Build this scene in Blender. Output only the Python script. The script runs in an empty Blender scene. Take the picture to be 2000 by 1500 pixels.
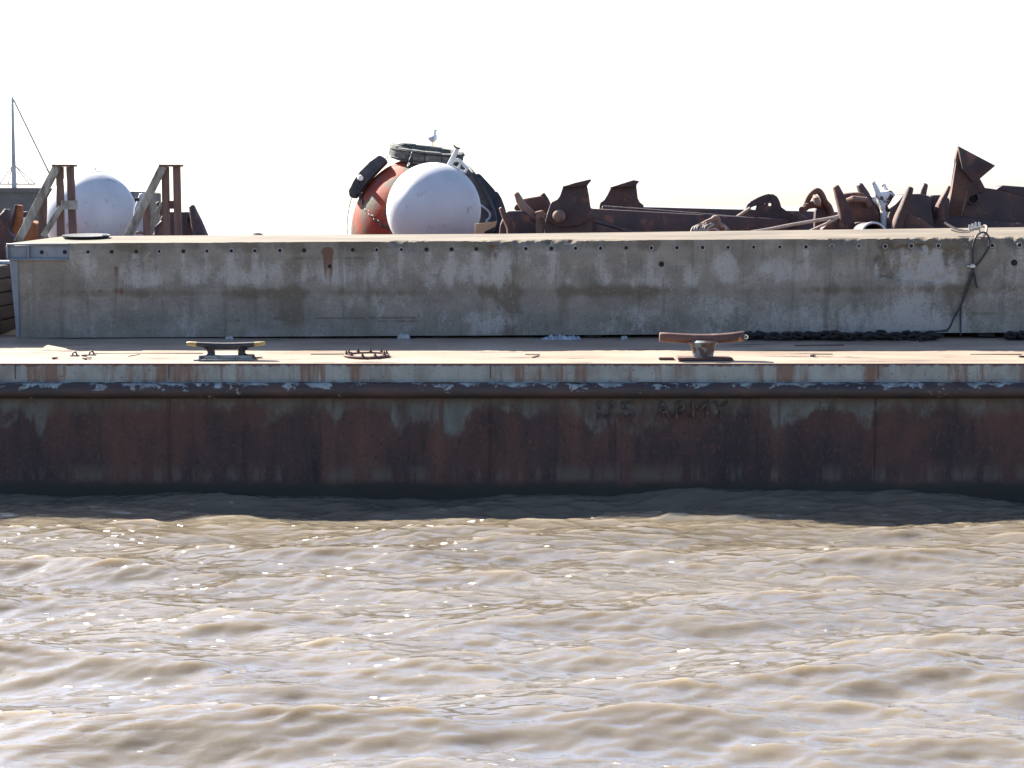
import bpy, bmesh, math, random
import numpy as np
from mathutils import Vector, Matrix, Quaternion

random.seed(7)
S = bpy.context.scene
COL = S.collection
R = math.radians

# ------------------------------------------------------------------ camera
F = 4000.0                      # focal length in pixels of a 2000 px wide picture
CAMZ = 4.1
PITCH = math.atan(350.0 / F)
cam = bpy.data.cameras.new('camera')
cam.sensor_width = 36.0
cam.lens = 72.0
cam.clip_start = 0.1
cam.clip_end = 20000
co = bpy.data.objects.new('camera', cam)
COL.objects.link(co)
co.location = (0, 0, CAMZ)
co.rotation_euler = (math.pi / 2 - PITCH, 0, 0)
S.camera = co

# ------------------------------------------------------------------ light
SUN_EL, SUN_AZ = R(35.5), R(-41.0)      # azimuth from +Y, negative = to the left
SUN_DIR = Vector((math.sin(SUN_AZ) * math.cos(SUN_EL), math.cos(SUN_AZ) * math.cos(SUN_EL), math.sin(SUN_EL)))
w = bpy.data.worlds.new('World')
S.world = w
w.use_nodes = True
wn = w.node_tree.nodes
sky = wn.new('ShaderNodeTexSky')
sky.sky_type = 'NISHITA'
sky.sun_disc = False
sky.sun_elevation = SUN_EL
sky.sun_rotation = SUN_AZ
sky.air_density = 0.85
sky.dust_density = 1.1
sky.ozone_density = 1.0
bg = wn['Background']
bg.inputs['Strength'].default_value = 0.06
hs = wn.new('ShaderNodeHueSaturation')      # pale, hazy daylight
hs.inputs['Saturation'].default_value = 0.9
w.node_tree.links.new(sky.outputs[0], hs.inputs['Color'])
tint = wn.new('ShaderNodeMix')
tint.data_type = 'RGBA'
tint.blend_type = 'MULTIPLY'
tint.inputs['Factor'].default_value = 1.0
tint.inputs[7].default_value = (0.895, 0.985, 1.14, 1)
w.node_tree.links.new(hs.outputs[0], tint.inputs[6])
w.node_tree.links.new(tint.outputs[2], bg.inputs['Color'])
sl = bpy.data.lights.new('sun', 'SUN')
sl.energy = 5.0
sl.angle = R(0.5)
sl.color = (1.0, 0.94, 0.84)
so = bpy.data.objects.new('sun', sl)
COL.objects.link(so)
so.rotation_euler = SUN_DIR.to_track_quat('Z', 'Y').to_euler()
so.location = (-20, 30, 30)

S.view_settings.view_transform = 'Standard'
S.view_settings.look = 'None'
S.view_settings.gamma = 1.0
S.view_settings.exposure = 1.95
S.view_settings.use_curve_mapping = False
S.render.engine = 'CYCLES'
S.cycles.use_denoising = True
S.cycles.caustics_reflective = False
S.cycles.caustics_refractive = False
S.cycles.max_bounces = 6
S.cycles.sample_clamp_indirect = 4.0

# ------------------------------------------------------------------ measuring helpers
_C = Vector((0, 0, CAMZ))
_Fw = Vector((0, math.cos(PITCH), -math.sin(PITCH)))
_Up = Vector((0, math.sin(PITCH), math.cos(PITCH)))
_Rt = Vector((1, 0, 0))


def at(u, v, Y):
    """world point seen at pixel (u, v) of the 2000x1500 photograph, at distance Y"""
    d = _Fw + _Rt * ((u - 1000) / F) + _Up * ((750 - v) / F)
    return _C + d * (Y / d.y)


def px(n, Y):
    return n * Y / F


Y_HULL = 28.8
DECK_Z0 = at(1000, 710, Y_HULL).z
DECK_M = 0.045


def deck_z(Y):
    return DECK_Z0 + DECK_M * (Y - Y_HULL)


def on_deck(u, v):
    lo, hi = 28.0, 36.0
    for _ in range(40):
        m = (lo + hi) / 2
        p = at(u, v, m)
        if p.z > deck_z(m):
            lo = m
        else:
            hi = m
    p = at(u, v, lo)
    p.z = deck_z(lo)
    return p


# ------------------------------------------------------------------ objects
def tag(o, label=None, cat=None, group=None, kind=None):
    if label: o['label'] = label
    if cat: o['category'] = cat
    if group: o['group'] = group
    if kind: o['kind'] = kind
    return o


def thing(name, label, cat, loc=(0, 0, 0), group=None):
    o = bpy.data.objects.new(name, None)
    o.empty_display_size = 0.2
    o.location = loc
    COL.objects.link(o)
    return tag(o, label, cat, group)


def finish(bm, name, mat, parent=None, smooth=True, ang=40):
    bmesh.ops.recalc_face_normals(bm, faces=bm.faces)
    me = bpy.data.meshes.new(name)
    bm.to_mesh(me)
    bm.free()
    return link_mesh(me, name, mat, parent, smooth, ang)


def link_mesh(me, name, mat, parent=None, smooth=True, ang=40):
    for m in (mat if isinstance(mat, (list, tuple)) else [mat]):
        me.materials.append(m)
    if smooth:
        me.shade_smooth()
        me.set_sharp_from_angle(angle=R(ang))
    o = bpy.data.objects.new(name, me)
    COL.objects.link(o)
    if parent is not None:
        o.parent = parent
        o.matrix_parent_inverse = Matrix.Translation(-Vector(parent.location))
    return o


def a_box(bm, c, s, rot=None, mi=0):
    m = Matrix.Translation(Vector(c)) @ (rot.to_matrix().to_4x4() if rot is not None else Matrix()) @ Matrix.Diagonal((s[0], s[1], s[2], 1))
    r = bmesh.ops.create_cube(bm, size=1.0, matrix=m)
    for v in r['verts']:
        for f in v.link_faces:
            f.material_index = mi
    return r['verts']


def bevel(bm, off, seg=2):
    bmesh.ops.bevel(bm, geom=[e for e in bm.edges], offset=off, segments=seg, affect='EDGES', clamp_overlap=True, profile=0.5)


def beam(bm, a, b, wx, wy, up=Vector((0, 1, 0))):
    """square timber or bar from a to b: wx across, wy along 'up'"""
    a, b = Vector(a), Vector(b)
    d = (b - a)
    L = d.length
    d.normalize()
    s = d.cross(up).normalized()
    u2 = s.cross(d)
    vs = []
    for p in (a, b):
        for (i, j) in ((-1, -1), (1, -1), (1, 1), (-1, 1)):
            vs.append(bm.verts.new(p + s * (i * wx / 2) + u2 * (j * wy / 2)))
    for q in ((0, 1, 2, 3), (7, 6, 5, 4), (0, 4, 5, 1), (1, 5, 6, 2), (2, 6, 7, 3), (3, 7, 4, 0)):
        bm.faces.new([vs[k] for k in q])


def loft(bm, pts, radii, seg=12, power=2.0, mi=0, ref=Vector((0, 1, 0)), caps=True):
    """rings along pts; radii[i] = (across, along ref) ; rounded ends"""
    pts = [Vector(p) for p in pts]
    radii = [(r, r) if isinstance(r, (int, float)) else r for r in radii]
    rings = []
    n = len(pts)
    for i, p in enumerate(pts):
        t = (pts[min(i + 1, n - 1)] - pts[max(i - 1, 0)])
        if t.length < 1e-9:
            t = Vector((0, 0, 1))
        t.normalize()
        s = t.cross(ref)
        if s.length < 1e-3:
            s = t.cross(Vector((1, 0, 0)))
        s.normalize()
        q = s.cross(t).normalized()
        ring = []
        for k in range(seg):
            a = 2 * math.pi * k / seg
            ca, sa = math.cos(a), math.sin(a)
            ca = math.copysign(abs(ca) ** (2 / power), ca)
            sa = math.copysign(abs(sa) ** (2 / power), sa)
            ring.append(bm.verts.new(p + s * (ca * radii[i][0]) + q * (sa * radii[i][1])))
        rings.append(ring)
    for i in range(n - 1):
        for k in range(seg):
            f = bm.faces.new((rings[i][k], rings[i][(k + 1) % seg], rings[i + 1][(k + 1) % seg], rings[i + 1][k]))
            f.material_index = mi
    if caps:
        for rg in (rings[0], rings[-1]):
            f = bm.faces.new(rg)
            f.material_index = mi


def catmull(P, n=6):
    P = [Vector(p) for p in P]
    out = []
    for i in range(len(P) - 1):
        p0, p1, p2, p3 = P[max(i - 1, 0)], P[i], P[i + 1], P[min(i + 2, len(P) - 1)]
        for k in range(n):
            t = k / n
            out.append(0.5 * ((2 * p1) + (p2 - p0) * t + (2 * p0 - 5 * p1 + 4 * p2 - p3) * t * t + (3 * p1 - p0 - 3 * p2 + p3) * t ** 3))
    out.append(P[-1])
    return out


def rope(bm, P, r, n=6, seg=8, mi=0):
    pts = catmull(P, n)
    loft(bm, pts, [r] * len(pts), seg=seg, mi=mi, ref=Vector((0.21, 0.93, 0.31)))


def lathe(bm, prof, c, axis=Vector((0, 0, 1)), seg=32, mi=0, closed=False):
    """prof = [(radius, height)]"""
    axis = Vector(axis).normalized()
    q = axis.to_track_quat('Z', 'Y')
    rings = []
    for (r, h) in prof:
        if r < 1e-6:
            rings.append([bm.verts.new(Vector(c) + q @ Vector((0, 0, h)))])
        else:
            rings.append([bm.verts.new(Vector(c) + q @ Vector((r * math.cos(2 * math.pi * k / seg), r * math.sin(2 * math.pi * k / seg), h))) for k in range(seg)])
    pairs = list(zip(rings, rings[1:]))
    if closed:
        pairs.append((rings[-1], rings[0]))
    for a, b in pairs:
        for k in range(seg):
            k2 = (k + 1) % seg
            if len(a) == 1 and len(b) == 1:
                continue
            if len(a) == 1:
                f = bm.faces.new((a[0], b[k], b[k2]))
            elif len(b) == 1:
                f = bm.faces.new((a[k], b[0], a[k2]))
            else:
                f = bm.faces.new((a[k], b[k], b[k2], a[k2]))
            f.material_index = mi


def plate(bm, outline, Y, depth, mi=0, dY=None):
    """solid cut to an outline measured in the photograph, front at distance Y, 'depth' metres thick; dY = extra distance per point"""
    f = [at(u, v, Y + (dY[i] if dY else 0)) for i, (u, v) in enumerate(outline)]
    a = [bm.verts.new(p) for p in f]
    b = [bm.verts.new(p + Vector((0, depth, 0))) for p in f]
    n = len(a)
    fs = [bm.faces.new(a), bm.faces.new(b[::-1])]
    for i in range(n):
        j = (i + 1) % n
        fs.append(bm.faces.new((a[j], a[i], b[i], b[j])))
    for x in fs:
        x.material_index = mi


def plate_obj(name, outline, Y, depth, mat, parent, bev=0.03, seg=2, dY=None):
    bm = bmesh.new()
    plate(bm, outline, Y, depth, dY=dY)
    if bev:
        bevel(bm, bev, seg)
    return finish(bm, name, mat, parent)


def horn(name, line, Y, mat, parent, depth=0.16, dY=0.0, power=2.6):
    """tapered cast fluke: line = [(u, v, half width px)] from its rounded tip down"""
    pts, rad = [], []
    (u0, v0, h0), (u1, v1, h1) = line[0], line[1]
    dirv = Vector((u0 - u1, v0 - v1)).normalized()
    for (k, s) in ((1.0, 0.35), (0.8, 0.7), (0.4, 0.93)):
        pts.append(at(u0 + dirv.x * h0 * k * 0.7, v0 + dirv.y * h0 * k * 0.7, Y))
        rad.append((px(h0 * s, Y), depth * 0.6 * s))
    n = len(line)
    for i, (u, v, h) in enumerate(line):
        f = i / (n - 1)
        pts.append(at(u, v, Y + dY * f))
        rad.append((px(h, Y), depth * (0.6 + 0.5 * f)))
    bm = bmesh.new()
    loft(bm, pts, rad, seg=14, power=power)
    return finish(bm, name, mat, parent, ang=60)


# ------------------------------------------------------------------ materials
def mat_new(name):
    m = bpy.data.materials.new(name)
    m.use_nodes = True
    nt = m.node_tree
    return m, nt, nt.nodes['Principled BSDF']


class G:
    """tiny node builder"""
    def __init__(self, nt):
        self.nt = nt
        self.tc = nt.nodes.new('ShaderNodeTexCoord')

    def n(self, t, **kw):
        x = self.nt.nodes.new(t)
        for k, v in kw.items():
            setattr(x, k, v)
        return x

    def l(self, a, b):
        self.nt.links.new(a, b)

    def obj(self, scale=(1, 1, 1), loc=(0, 0, 0)):
        mp = self.n('ShaderNodeMapping')
        mp.inputs['Scale'].default_value = scale
        mp.inputs['Location'].default_value = loc
        self.l(self.tc.outputs['Object'], mp.inputs['Vector'])
        return mp.outputs[0]

    def noise(self, vec, scale, detail=4, rough=0.55, dist=0.0):
        x = self.n('ShaderNodeTexNoise')
        x.inputs['Scale'].default_value = scale
        x.inputs['Detail'].default_value = detail
        x.inputs['Roughness'].default_value = rough
        x.inputs['Distortion'].default_value = dist
        self.l(vec, x.inputs['Vector'])
        return x.outputs['Fac']

    def ramp(self, fac, stops, interp='LINEAR'):
        x = self.n('ShaderNodeValToRGB')
        cr = x.color_ramp
        cr.interpolation = interp
        while len(cr.elements) < len(stops):
            cr.elements.new(0.5)
        for e, (p, c) in zip(cr.elements, stops):
            e.position = p
            e.color = (c, c, c, 1) if isinstance(c, (int, float)) else (*c, 1)
        self.l(fac, x.inputs['Fac'])
        return x.outputs['Color']

    def math(self, op, a, b=None, clamp=False):
        x = self.n('ShaderNodeMath', operation=op)
        x.use_clamp = clamp
        for i, q in enumerate((a, b)):
            if q is None: continue
            if isinstance(q, (int, float)): x.inputs[i].default_value = q
            else: self.l(q, x.inputs[i])
        return x.outputs[0]

    def mix(self, fac, a, b):
        x = self.n('ShaderNodeMix', data_type='RGBA')
        for s, q in ((x.inputs['Factor'], fac), (x.inputs[6], a), (x.inputs[7], b)):
            if isinstance(q, (int, float)): s.default_value = q
            elif isinstance(q, tuple): s.default_value = (*q, 1)
            else: self.l(q, s)
        return x.outputs[2]

    def sep(self):
        x = self.n('ShaderNodeSeparateXYZ')
        self.l(self.tc.outputs['Object'], x.inputs[0])
        return x.outputs

    def smooth(self, val, a, b):
        x = self.n('ShaderNodeMapRange', interpolation_type='SMOOTHSTEP')
        x.inputs[1].default_value = a
        x.inputs[2].default_value = b
        self.l(val, x.inputs[0])
        return x.outputs[0]

    def bump(self, h, bsdf, strength=0.3, dist=0.02):
        x = self.n('ShaderNodeBump')
        x.inputs['Strength'].default_value = strength
        x.inputs['Distance'].default_value = dist
        self.l(h, x.inputs['Height'])
        self.l(x.outputs[0], bsdf.inputs['Normal'])


def mottled(name, cols, scale=3.0, rough=0.8, bump=0.4, bdist=0.02, stretch=(1, 1, 1), detail=6, spots=None, metallic=0.0, spec=0.5, fine=9.0):
    m, nt, b = mat_new(name)
    g = G(nt)
    v = g.obj(stretch)
    n1 = g.noise(v, scale, detail, 0.6, 0.3)
    n = len(cols)
    c = g.ramp(n1, [(0.32 + 0.36 * i / max(1, n - 1), k) for i, k in enumerate(cols)])
    if spots:
        (sc, sscale, lo, hi) = spots
        n2 = g.noise(v, sscale, 5, 0.6, 0.2)
        c = g.mix(g.smooth(n2, lo, hi), c, sc)
    g.l(c, b.inputs['Base Color'])
    b.inputs['Roughness'].default_value = rough
    b.inputs['Metallic'].default_value = metallic
    b.inputs['Specular IOR Level'].default_value = spec
    n3 = g.noise(v, scale * fine, 6, 0.65)
    g.bump(n3, b, bump, bdist)
    return m


M = {}
M['rust'] = mottled('rusty_steel', [(.045, .024, .022), (.095, .045, .033), (.16, .070, .042)], 2.2, .75, .5, .02, spots=((.22, .10, .05), 5, .56, .72))
M['rust_dark'] = mottled('dark_rusty_steel', [(.034, .021, .023), (.062, .034, .033), (.10, .048, .038)], 1.6, .62, .5, .02, spots=((.20, .080, .048), 3.2, .55, .70))
M['rust_orange'] = mottled('fresh_orange_rust', [(.22, .07, .025), (.36, .13, .045), (.48, .22, .09)], 3.5, .85, .5, .02)
M['rust_tan'] = mottled('tan_scaled_rust', [(.10, .055, .04), (.24, .15, .11), (.30, .20, .15)], 3.0, .85, .5, .02)
M['chain_iron'] = mottled('dark_chain_iron', [(.007, .006, .007), (.014, .011, .011), (.025, .016, .014)], 6, .8, .4, .01)
M['iron_black'] = mottled('black_iron', [(.014, .013, .016), (.030, .027, .03), (.05, .04, .04)], 6, .55, .4, .01)
M['rubber'] = mottled('weathered_rubber', [(.022, .022, .03), (.045, .045, .055), (.075, .07, .075)], 3, .7, .5, .02)
M['fender_wood'] = mottled('grey_fender_timber', [(.06, .06, .055), (.14, .14, .125), (.24, .23, .20)], 4, .9, .7, .03, stretch=(1, 1, 3))
M['white_paint'] = mottled('chalky_white_paint', [(.47, .47, .465), (.56, .56, .555), (.62, .62, .615)], .9, .5, .12, .01, spots=((.22, .205, .185), 3.4, .58, .80))
M['white_steel'] = mottled('cream_painted_steel', [(.66, .62, .54), (.76, .74, .68), (.80, .79, .75)], 3, .5, .15, .01, spots=((.30, .17, .10), 6, .66, .74))
M['white_chipped'] = mottled('chipped_white_paint', [(.62, .62, .64), (.72, .72, .72), (.76, .75, .73)], 3, .6, .3, .01, spots=((.07, .035, .025), 4.5, .56, .60))
M['yellow'] = mottled('worn_yellow_paint', [(.24, .17, .06), (.34, .25, .09), (.40, .31, .14)], 9, .6, .2, .005, spots=((.05, .04, .03), 14, .62, .70))
M['blue_steel'] = mottled('pale_blue_grey_paint', [(.13, .16, .20), (.17, .20, .24), (.21, .235, .265)], 2.5, .5, .15, .006, spots=((.13, .10, .085), 5, .63, .74))
M['plate_paint'] = mottled('pale_green_grey_paint', [(.17, .175, .165), (.26, .265, .25), (.34, .335, .315)], 5, .65, .3, .008, spots=((.10, .05, .035), 7, .58, .68))
M['wood_grey'] = mottled('weathered_grey_timber', [(.10, .09, .07), (.26, .24, .20), (.42, .40, .34)], 9, .85, .8, .012, stretch=(1, 1, .35))
M['wood_brown'] = mottled('brown_timber', [(.10, .058, .048), (.15, .088, .072), (.20, .125, .10)], 5, .8, .5, .008, stretch=(2.5, 2.5, .3))
M['wood_dark'] = mottled('dark_old_timber', [(.016, .014, .016), (.03, .024, .026), (.06, .04, .036)], 4, .8, .6, .015, stretch=(1, .3, 2))
M['ply'] = mottled('tan_plywood', [(.42, .25, .13), (.52, .33, .18), (.60, .40, .23)], 3, .7, .2, .005)
M['pier'] = mottled('distant_grey_concrete', [(.10, .10, .095), (.16, .16, .15), (.21, .20, .19)], .6, .9, .3, .03, spots=((.28, .28, .27), 1.2, .60, .74))
M['mast'] = mottled('grey_mast_paint', [(.32, .32, .34), (.46, .46, .48), (.52, .52, .54)], 1.5, .5, .2, .01, spots=((.10, .06, .05), 2.5, .60, .68))
M['galv'] = mottled('galvanised_clip', [(.30, .28, .25), (.45, .43, .40), (.55, .52, .48)], 20, .4, .1, .002, metallic=.7)
M['rope_tan'] = mottled('tan_rope', [(.30, .22, .16), (.45, .36, .28), (.55, .46, .38)], 25, .8, .6, .004)
M['stone'] = mottled('pale_stone', [(.25, .26, .26), (.34, .35, .35), (.42, .43, .43)], 12, .85, .5, .01)
M['rag'] = mottled('pale_plastic_sheet', [(.20, .23, .27), (.32, .36, .41), (.45, .50, .54)], 5, .4, .4, .02)
M['gull'] = mottled('white_feathers', [(.70, .70, .70), (.78, .78, .78), (.80, .80, .80)], 10, .8, .1, .004)
M['gull_wing'] = mottled('grey_feathers', [(.36, .38, .41), (.44, .46, .49), (.50, .52, .54)], 20, .8, .2, .004)
M['beak'] = mottled('yellow_beak', [(.50, .34, .08), (.58, .40, .10), (.6, .42, .12)], 10, .5, .0, .001)


def mat_red_buoy():
    m, nt, b = mat_new('faded_red_buoy_paint')
    g = G(nt)
    v = g.obj()
    c = g.ramp(g.noise(v, 1.5, 5, .6), [(.35, (.21, .024, .010)), (.55, (.32, .040, .013)), (.70, (.38, .075, .028))])
    c = g.mix(g.smooth(g.noise(g.obj((1.0, 1.0, .8), (3.3, 0, 1.2)), 1.15, 3, .5, .6), .50, .57), c, (.105, .084, .052))
    c = g.mix(g.smooth(g.noise(g.obj((2.2, 2.2, .5)), 1.6, 5, .65), .54, .64), c, (.10, .075, .065))
    g.l(c, b.inputs['Base Color'])
    b.inputs['Roughness'].default_value = .75
    b.inputs['Specular IOR Level'].default_value = .3
    g.bump(g.noise(v, 14, 5), b, .3, .015)
    return m


M['red_buoy'] = mat_red_buoy()


def mat_hull():
    """side plating: rust below, flakes of pale green paint along its top and a ragged strip low down"""
    m, nt, b = mat_new('rusted_hull_plating')
    g = G(nt)
    x, y, z = g.sep()
    v = g.obj()
    vs = g.obj((1, 1, .22))
    rust = g.ramp(g.noise(vs, 1.3, 7, .62, .3), [(.30, (.027, .022, .026)), (.46, (.048, .033, .033)), (.58, (.080, .045, .039)), (.72, (.125, .062, .045))])
    rust = g.mix(g.math('MULTIPLY', g.smooth(g.noise(g.obj((1, 1, .06), (5, 0, 0)), 3.2, 5, .6), .56, .66), .75), rust, (.021, .019, .025))
    speck = g.smooth(g.noise(g.obj((1, 1, .8)), 24, 5, .7), .54, .66)
    rust = g.mix(g.math('MULTIPLY', speck, .55), rust, (.15, .075, .05))
    rust = g.mix(g.math('MULTIPLY', g.smooth(g.noise(g.obj((1, 1, .7), (3, 3, 3)), 17, 6, .72), .55, .66), .7), rust, (.018, .015, .018))
    rust = g.mix(g.math('MULTIPLY', g.smooth(g.noise(g.obj((1, 1, .8), (12, 0, 3)), .55, 4, .6, .5), .46, .64), .55), rust, (.115, .055, .042))
    # upper paint
    edge = g.noise(g.obj((1, 1, .55), (0, 0, 4)), 1.9, 6, .58, .4)
    lim = g.math('ADD', 1.53, g.math('MULTIPLY', g.math('SUBTRACT', edge, .5), -1.9))
    lim = g.math('SUBTRACT', lim, g.math('MULTIPLY', g.smooth(g.noise(g.obj((1, 1, .03), (9, 0, 0)), .55, 2, .5), .35, .65), .50))
    d = g.math('SUBTRACT', z, lim)
    d = g.math('ADD', d, g.math('MULTIPLY', g.math('SUBTRACT', g.noise(g.obj((1, 1, .7)), 9, 8, .74), .5), .42))
    pm = g.math('MULTIPLY', g.smooth(d, -.12, .10), g.smooth(g.noise(g.obj((1, 1, .6), (1, 0, 8)), 2.6, 7, .68, .4), .36, .58))
    paint = g.ramp(g.noise(vs, 4, 6, .6), [(.35, (.085, .075, .062)), (.52, (.115, .122, .112)), (.70, (.145, .175, .165))])
    streak = g.smooth(g.noise(g.obj((1, 1, .05), (2, 0, 0)), 7, 4, .6), .52, .68)
    paint = g.mix(g.math('MULTIPLY', streak, .75), paint, (.075, .042, .032))
    # orange haze of rust just under the fender
    paint = g.mix(g.math('MULTIPLY', g.smooth(z, 1.20, 1.42), .65), paint, (.085, .052, .038))
    band = g.math('MULTIPLY', g.smooth(g.math('ADD', z, g.math('MULTIPLY', g.math('SUBTRACT', edge, .5), .5)), 1.10, 1.34), .7)
    rust = g.mix(band, rust, g.ramp(g.noise(vs, 5, 6, .65), [(.35, (.065, .050, .042)), (.65, (.135, .128, .110))]))
    c = g.mix(pm, rust, paint)
    # lower strip of old paint
    low = g.math('MULTIPLY', g.smooth(z, .14, .26), g.math('SUBTRACT', 1.0, g.smooth(z, .26, .50)))
    ln = g.smooth(g.math('ADD', g.noise(g.obj((1, 1, .12), (0, 0, 9)), 4.0, 6, .65), g.math('MULTIPLY', g.noise(g.obj((1, 1, .1), (3, 0, 0)), .5, 2, .5), .35)), .62, .76)
    c = g.mix(g.math('MULTIPLY', g.math('MULTIPLY', low, ln), .7), c, (.125, .105, .080))
    # weed and slime at the waterline
    wz = g.math('ADD', z, g.math('MULTIPLY', g.math('SUBTRACT', g.noise(v, 2.2, 5, .6), .5), .18))
    wet = g.math('SUBTRACT', 1.0, g.smooth(wz, .10, .22))
    c = g.mix(wet, c, (.030, .029, .022))
    g.l(c, b.inputs['Base Color'])
    rr = g.mix(wet, (.72, .72, .72), (.6, .6, .6))
    g.l(rr, b.inputs['Roughness'])
    b.inputs['Specular IOR Level'].default_value = .3
    h = g.math('ADD', g.noise(v, 30, 5, .65), g.math('MULTIPLY', pm, .7))
    h = g.math('ADD', h, g.math('MULTIPLY', g.noise(g.obj((1, 1, .5)), 1.1, 2, .5), 3.0))
    g.bump(h, b, .5, .012)
    return m


def mat_strake():
    m, nt, b = mat_new('flaking_pale_green_strake')
    g = G(nt)
    x, y, z = g.sep()
    v = g.obj()
    c = g.ramp(g.noise(g.obj((1, 1, .6)), 2.6, 6, .6), [(.34, (.17, .165, .145)), (.5, (.235, .25, .235)), (.66, (.29, .32, .305))])
    st = g.noise(g.obj((1, 1, .09)), 5.5, 6, .65)
    broad = g.noise(g.obj((1, 1, .02), (4, 0, 0)), .55, 2, .5)
    sm = g.smooth(g.math('ADD', st, g.math('MULTIPLY', broad, .42)), .70, .86)
    c = g.mix(g.math('MULTIPLY', sm, .85), c, (.15, .075, .045))
    top = g.smooth(g.math('ADD', z, g.math('MULTIPLY', g.noise(g.obj((1, 1, .3)), 9, 5, .7), .14)), 1.895, 1.925)
    c = g.mix(top, c, (.11, .050, .035))
    sp = g.smooth(g.noise(g.obj((1, 1, 1.6)), 15, 5, .6), .62, .68)
    c = g.mix(sp, c, (.07, .035, .028))
    g.l(c, b.inputs['Base Color'])
    b.inputs['Roughness'].default_value = .6
    g.bump(g.noise(v, 22, 5, .6), b, .35, .006)
    return m


def mat_fender():
    """half round fender: paint on its shoulder, scraped to bare dark rust on its belly"""
    m, nt, b = mat_new('scraped_rubbing_fender')
    g = G(nt)
    x, y, z = g.sep()
    v = g.obj()
    rust = g.ramp(g.noise(g.obj((.4, 1, 1.5)), 3.2, 6, .6), [(.35, (.024, .019, .021)), (.55, (.045, .028, .026)), (.72, (.075, .038, .03))])
    paint = g.ramp(g.noise(v, 5, 5, .6), [(.4, (.15, .18, .18)), (.6, (.27, .32, .33))])
    paint = g.mix(g.smooth(g.noise(g.obj((1, 1, 2)), 11, 5, .6), .56, .64), paint, (.09, .05, .04))
    n = g.noise(g.obj((.8, 1, 1.3)), 4.6, 7, .68, .5)
    d = g.math('ADD', z, g.math('MULTIPLY', g.math('SUBTRACT', n, .5), .60))
    pm = g.smooth(d, 1.572, 1.590)
    c = g.mix(pm, rust, paint)
    chip = g.smooth(g.noise(g.obj((1, 1, .8), (7, 0, 0)), 4.0, 5, .6), .655, .69)
    c = g.mix(chip, c, (.22, .20, .17))
    g.l(c, b.inputs['Base Color'])
    b.inputs['Roughness'].default_value = .5
    h = g.math('ADD', g.noise(g.obj((.3, 1, 1)), 16, 5, .6), pm)
    g.bump(h, b, .45, .008)
    return m


def mat_deck():
    m, nt, b = mat_new('worn_pinkish_steel_deck')
    g = G(nt)
    v = g.obj()
    c = g.ramp(g.noise(g.obj((.35, 1.2, 1)), 1.2, 7, .6, .4), [(.30, (.22, .165, .120)), (.5, (.34, .265, .20)), (.70, (.43, .35, .27))])
    c = g.mix(g.smooth(g.noise(g.obj((.4, 2.4, 1), (3, 1, 0)), 1.7, 6, .62), .58, .66), c, (.105, .075, .07))
    c = g.mix(g.smooth(g.noise(v, 24, 3, .6), .66, .74), c, (.08, .05, .045))
    g.l(c, b.inputs['Base Color'])
    b.inputs['Roughness'].default_value = .42
    h = g.math('ADD', g.math('MULTIPLY', g.noise(g.obj((.8, .8, 1)), .9, 2, .5), 4.0), g.noise(v, 28, 5, .6))
    g.bump(h, b, .35, .012)
    return m


def mat_wall():
    """concrete; the colour attribute 'wear' holds where it is bleached (r), brown stained with painted ledge and crack shade (g), rust run (b)"""
    m, nt, b = mat_new('stained_old_concrete')
    g = G(nt)
    v = g.obj()
    at_ = g.n('ShaderNodeAttribute', attribute_name='wear_shade')
    sp = g.n('ShaderNodeSeparateColor')
    g.l(at_.outputs['Color'], sp.inputs[0])
    c = g.ramp(g.noise(g.obj((1, 1, 1.2)), 1.6, 8, .62, .3), [(.30, (.155, .142, .120)), (.5, (.215, .199, .170)), (.70, (.285, .265, .230))])
    # board marks and grit
    c = g.mix(g.math('MULTIPLY', g.smooth(g.noise(g.obj((.25, 1, 7)), 3.0, 4, .6), .52, .70), .35), c, (.17, .17, .16))
    br = g.math('ADD', sp.outputs[1], g.math('MULTIPLY', g.math('SUBTRACT', g.noise(g.obj((1, 1, .5)), 3.5, 7, .65), .5), .9))
    c = g.mix(g.math('MULTIPLY', g.smooth(br, .30, .75), .8), c, (.125, .105, .078))
    gr = g.noise(v, 34, 4, .6)
    wn1 = g.noise(g.obj((1, 1, .55)), 6, 9, .74)
    wn2 = g.noise(v, 30, 5, .7)
    wh = g.math('ADD', sp.outputs[0], g.math('MULTIPLY', g.math('SUBTRACT', wn1, .5), 1.9))
    wh = g.math('ADD', wh, g.math('MULTIPLY', g.math('SUBTRACT', wn2, .5), 1.1))
    c = g.mix(g.math('MULTIPLY', g.smooth(wh, .22, .85), .75), c, (.38, .375, .355))
    c = g.mix(g.math('MULTIPLY', g.smooth(gr, .58, .68), .5), c, (.08, .075, .07))
    vst = g.noise(g.obj((1, 1, .07), (2, 0, 5)), 7, 5, .65)
    c = g.mix(g.math('MULTIPLY', g.smooth(vst, .54, .68), .40), c, (.095, .085, .068))
    pit = g.noise(g.obj((1, 1, 1), (8, 8, 8)), 15, 8, .78)
    c = g.mix(g.math('MULTIPLY', g.smooth(pit, .54, .64), .38), c, (.085, .082, .073))
    c = g.mix(g.math('MULTIPLY', g.smooth(g.noise(g.obj((1, 1, 1), (4, 1, 8)), 19, 7, .76), .56, .66), .32), c, (.40, .40, .38))
    rs = g.math('ADD', sp.outputs[2], g.math('MULTIPLY', g.math('SUBTRACT', g.noise(g.obj((2, 1, .25)), 8, 6, .65), .5), .8))
    c = g.mix(g.math('MULTIPLY', g.smooth(rs, .35, .72), .8), c, (.12, .058, .035))
    g.l(c, b.inputs['Base Color'])
    b.inputs['Roughness'].default_value = .9
    b.inputs['Specular IOR Level'].default_value = .3
    h = g.math('ADD', g.noise(v, 42, 6, .7), g.math('MULTIPLY', g.noise(v, 7, 5, .6), 1.5))
    g.bump(h, b, .5, .010)
    return m


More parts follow.
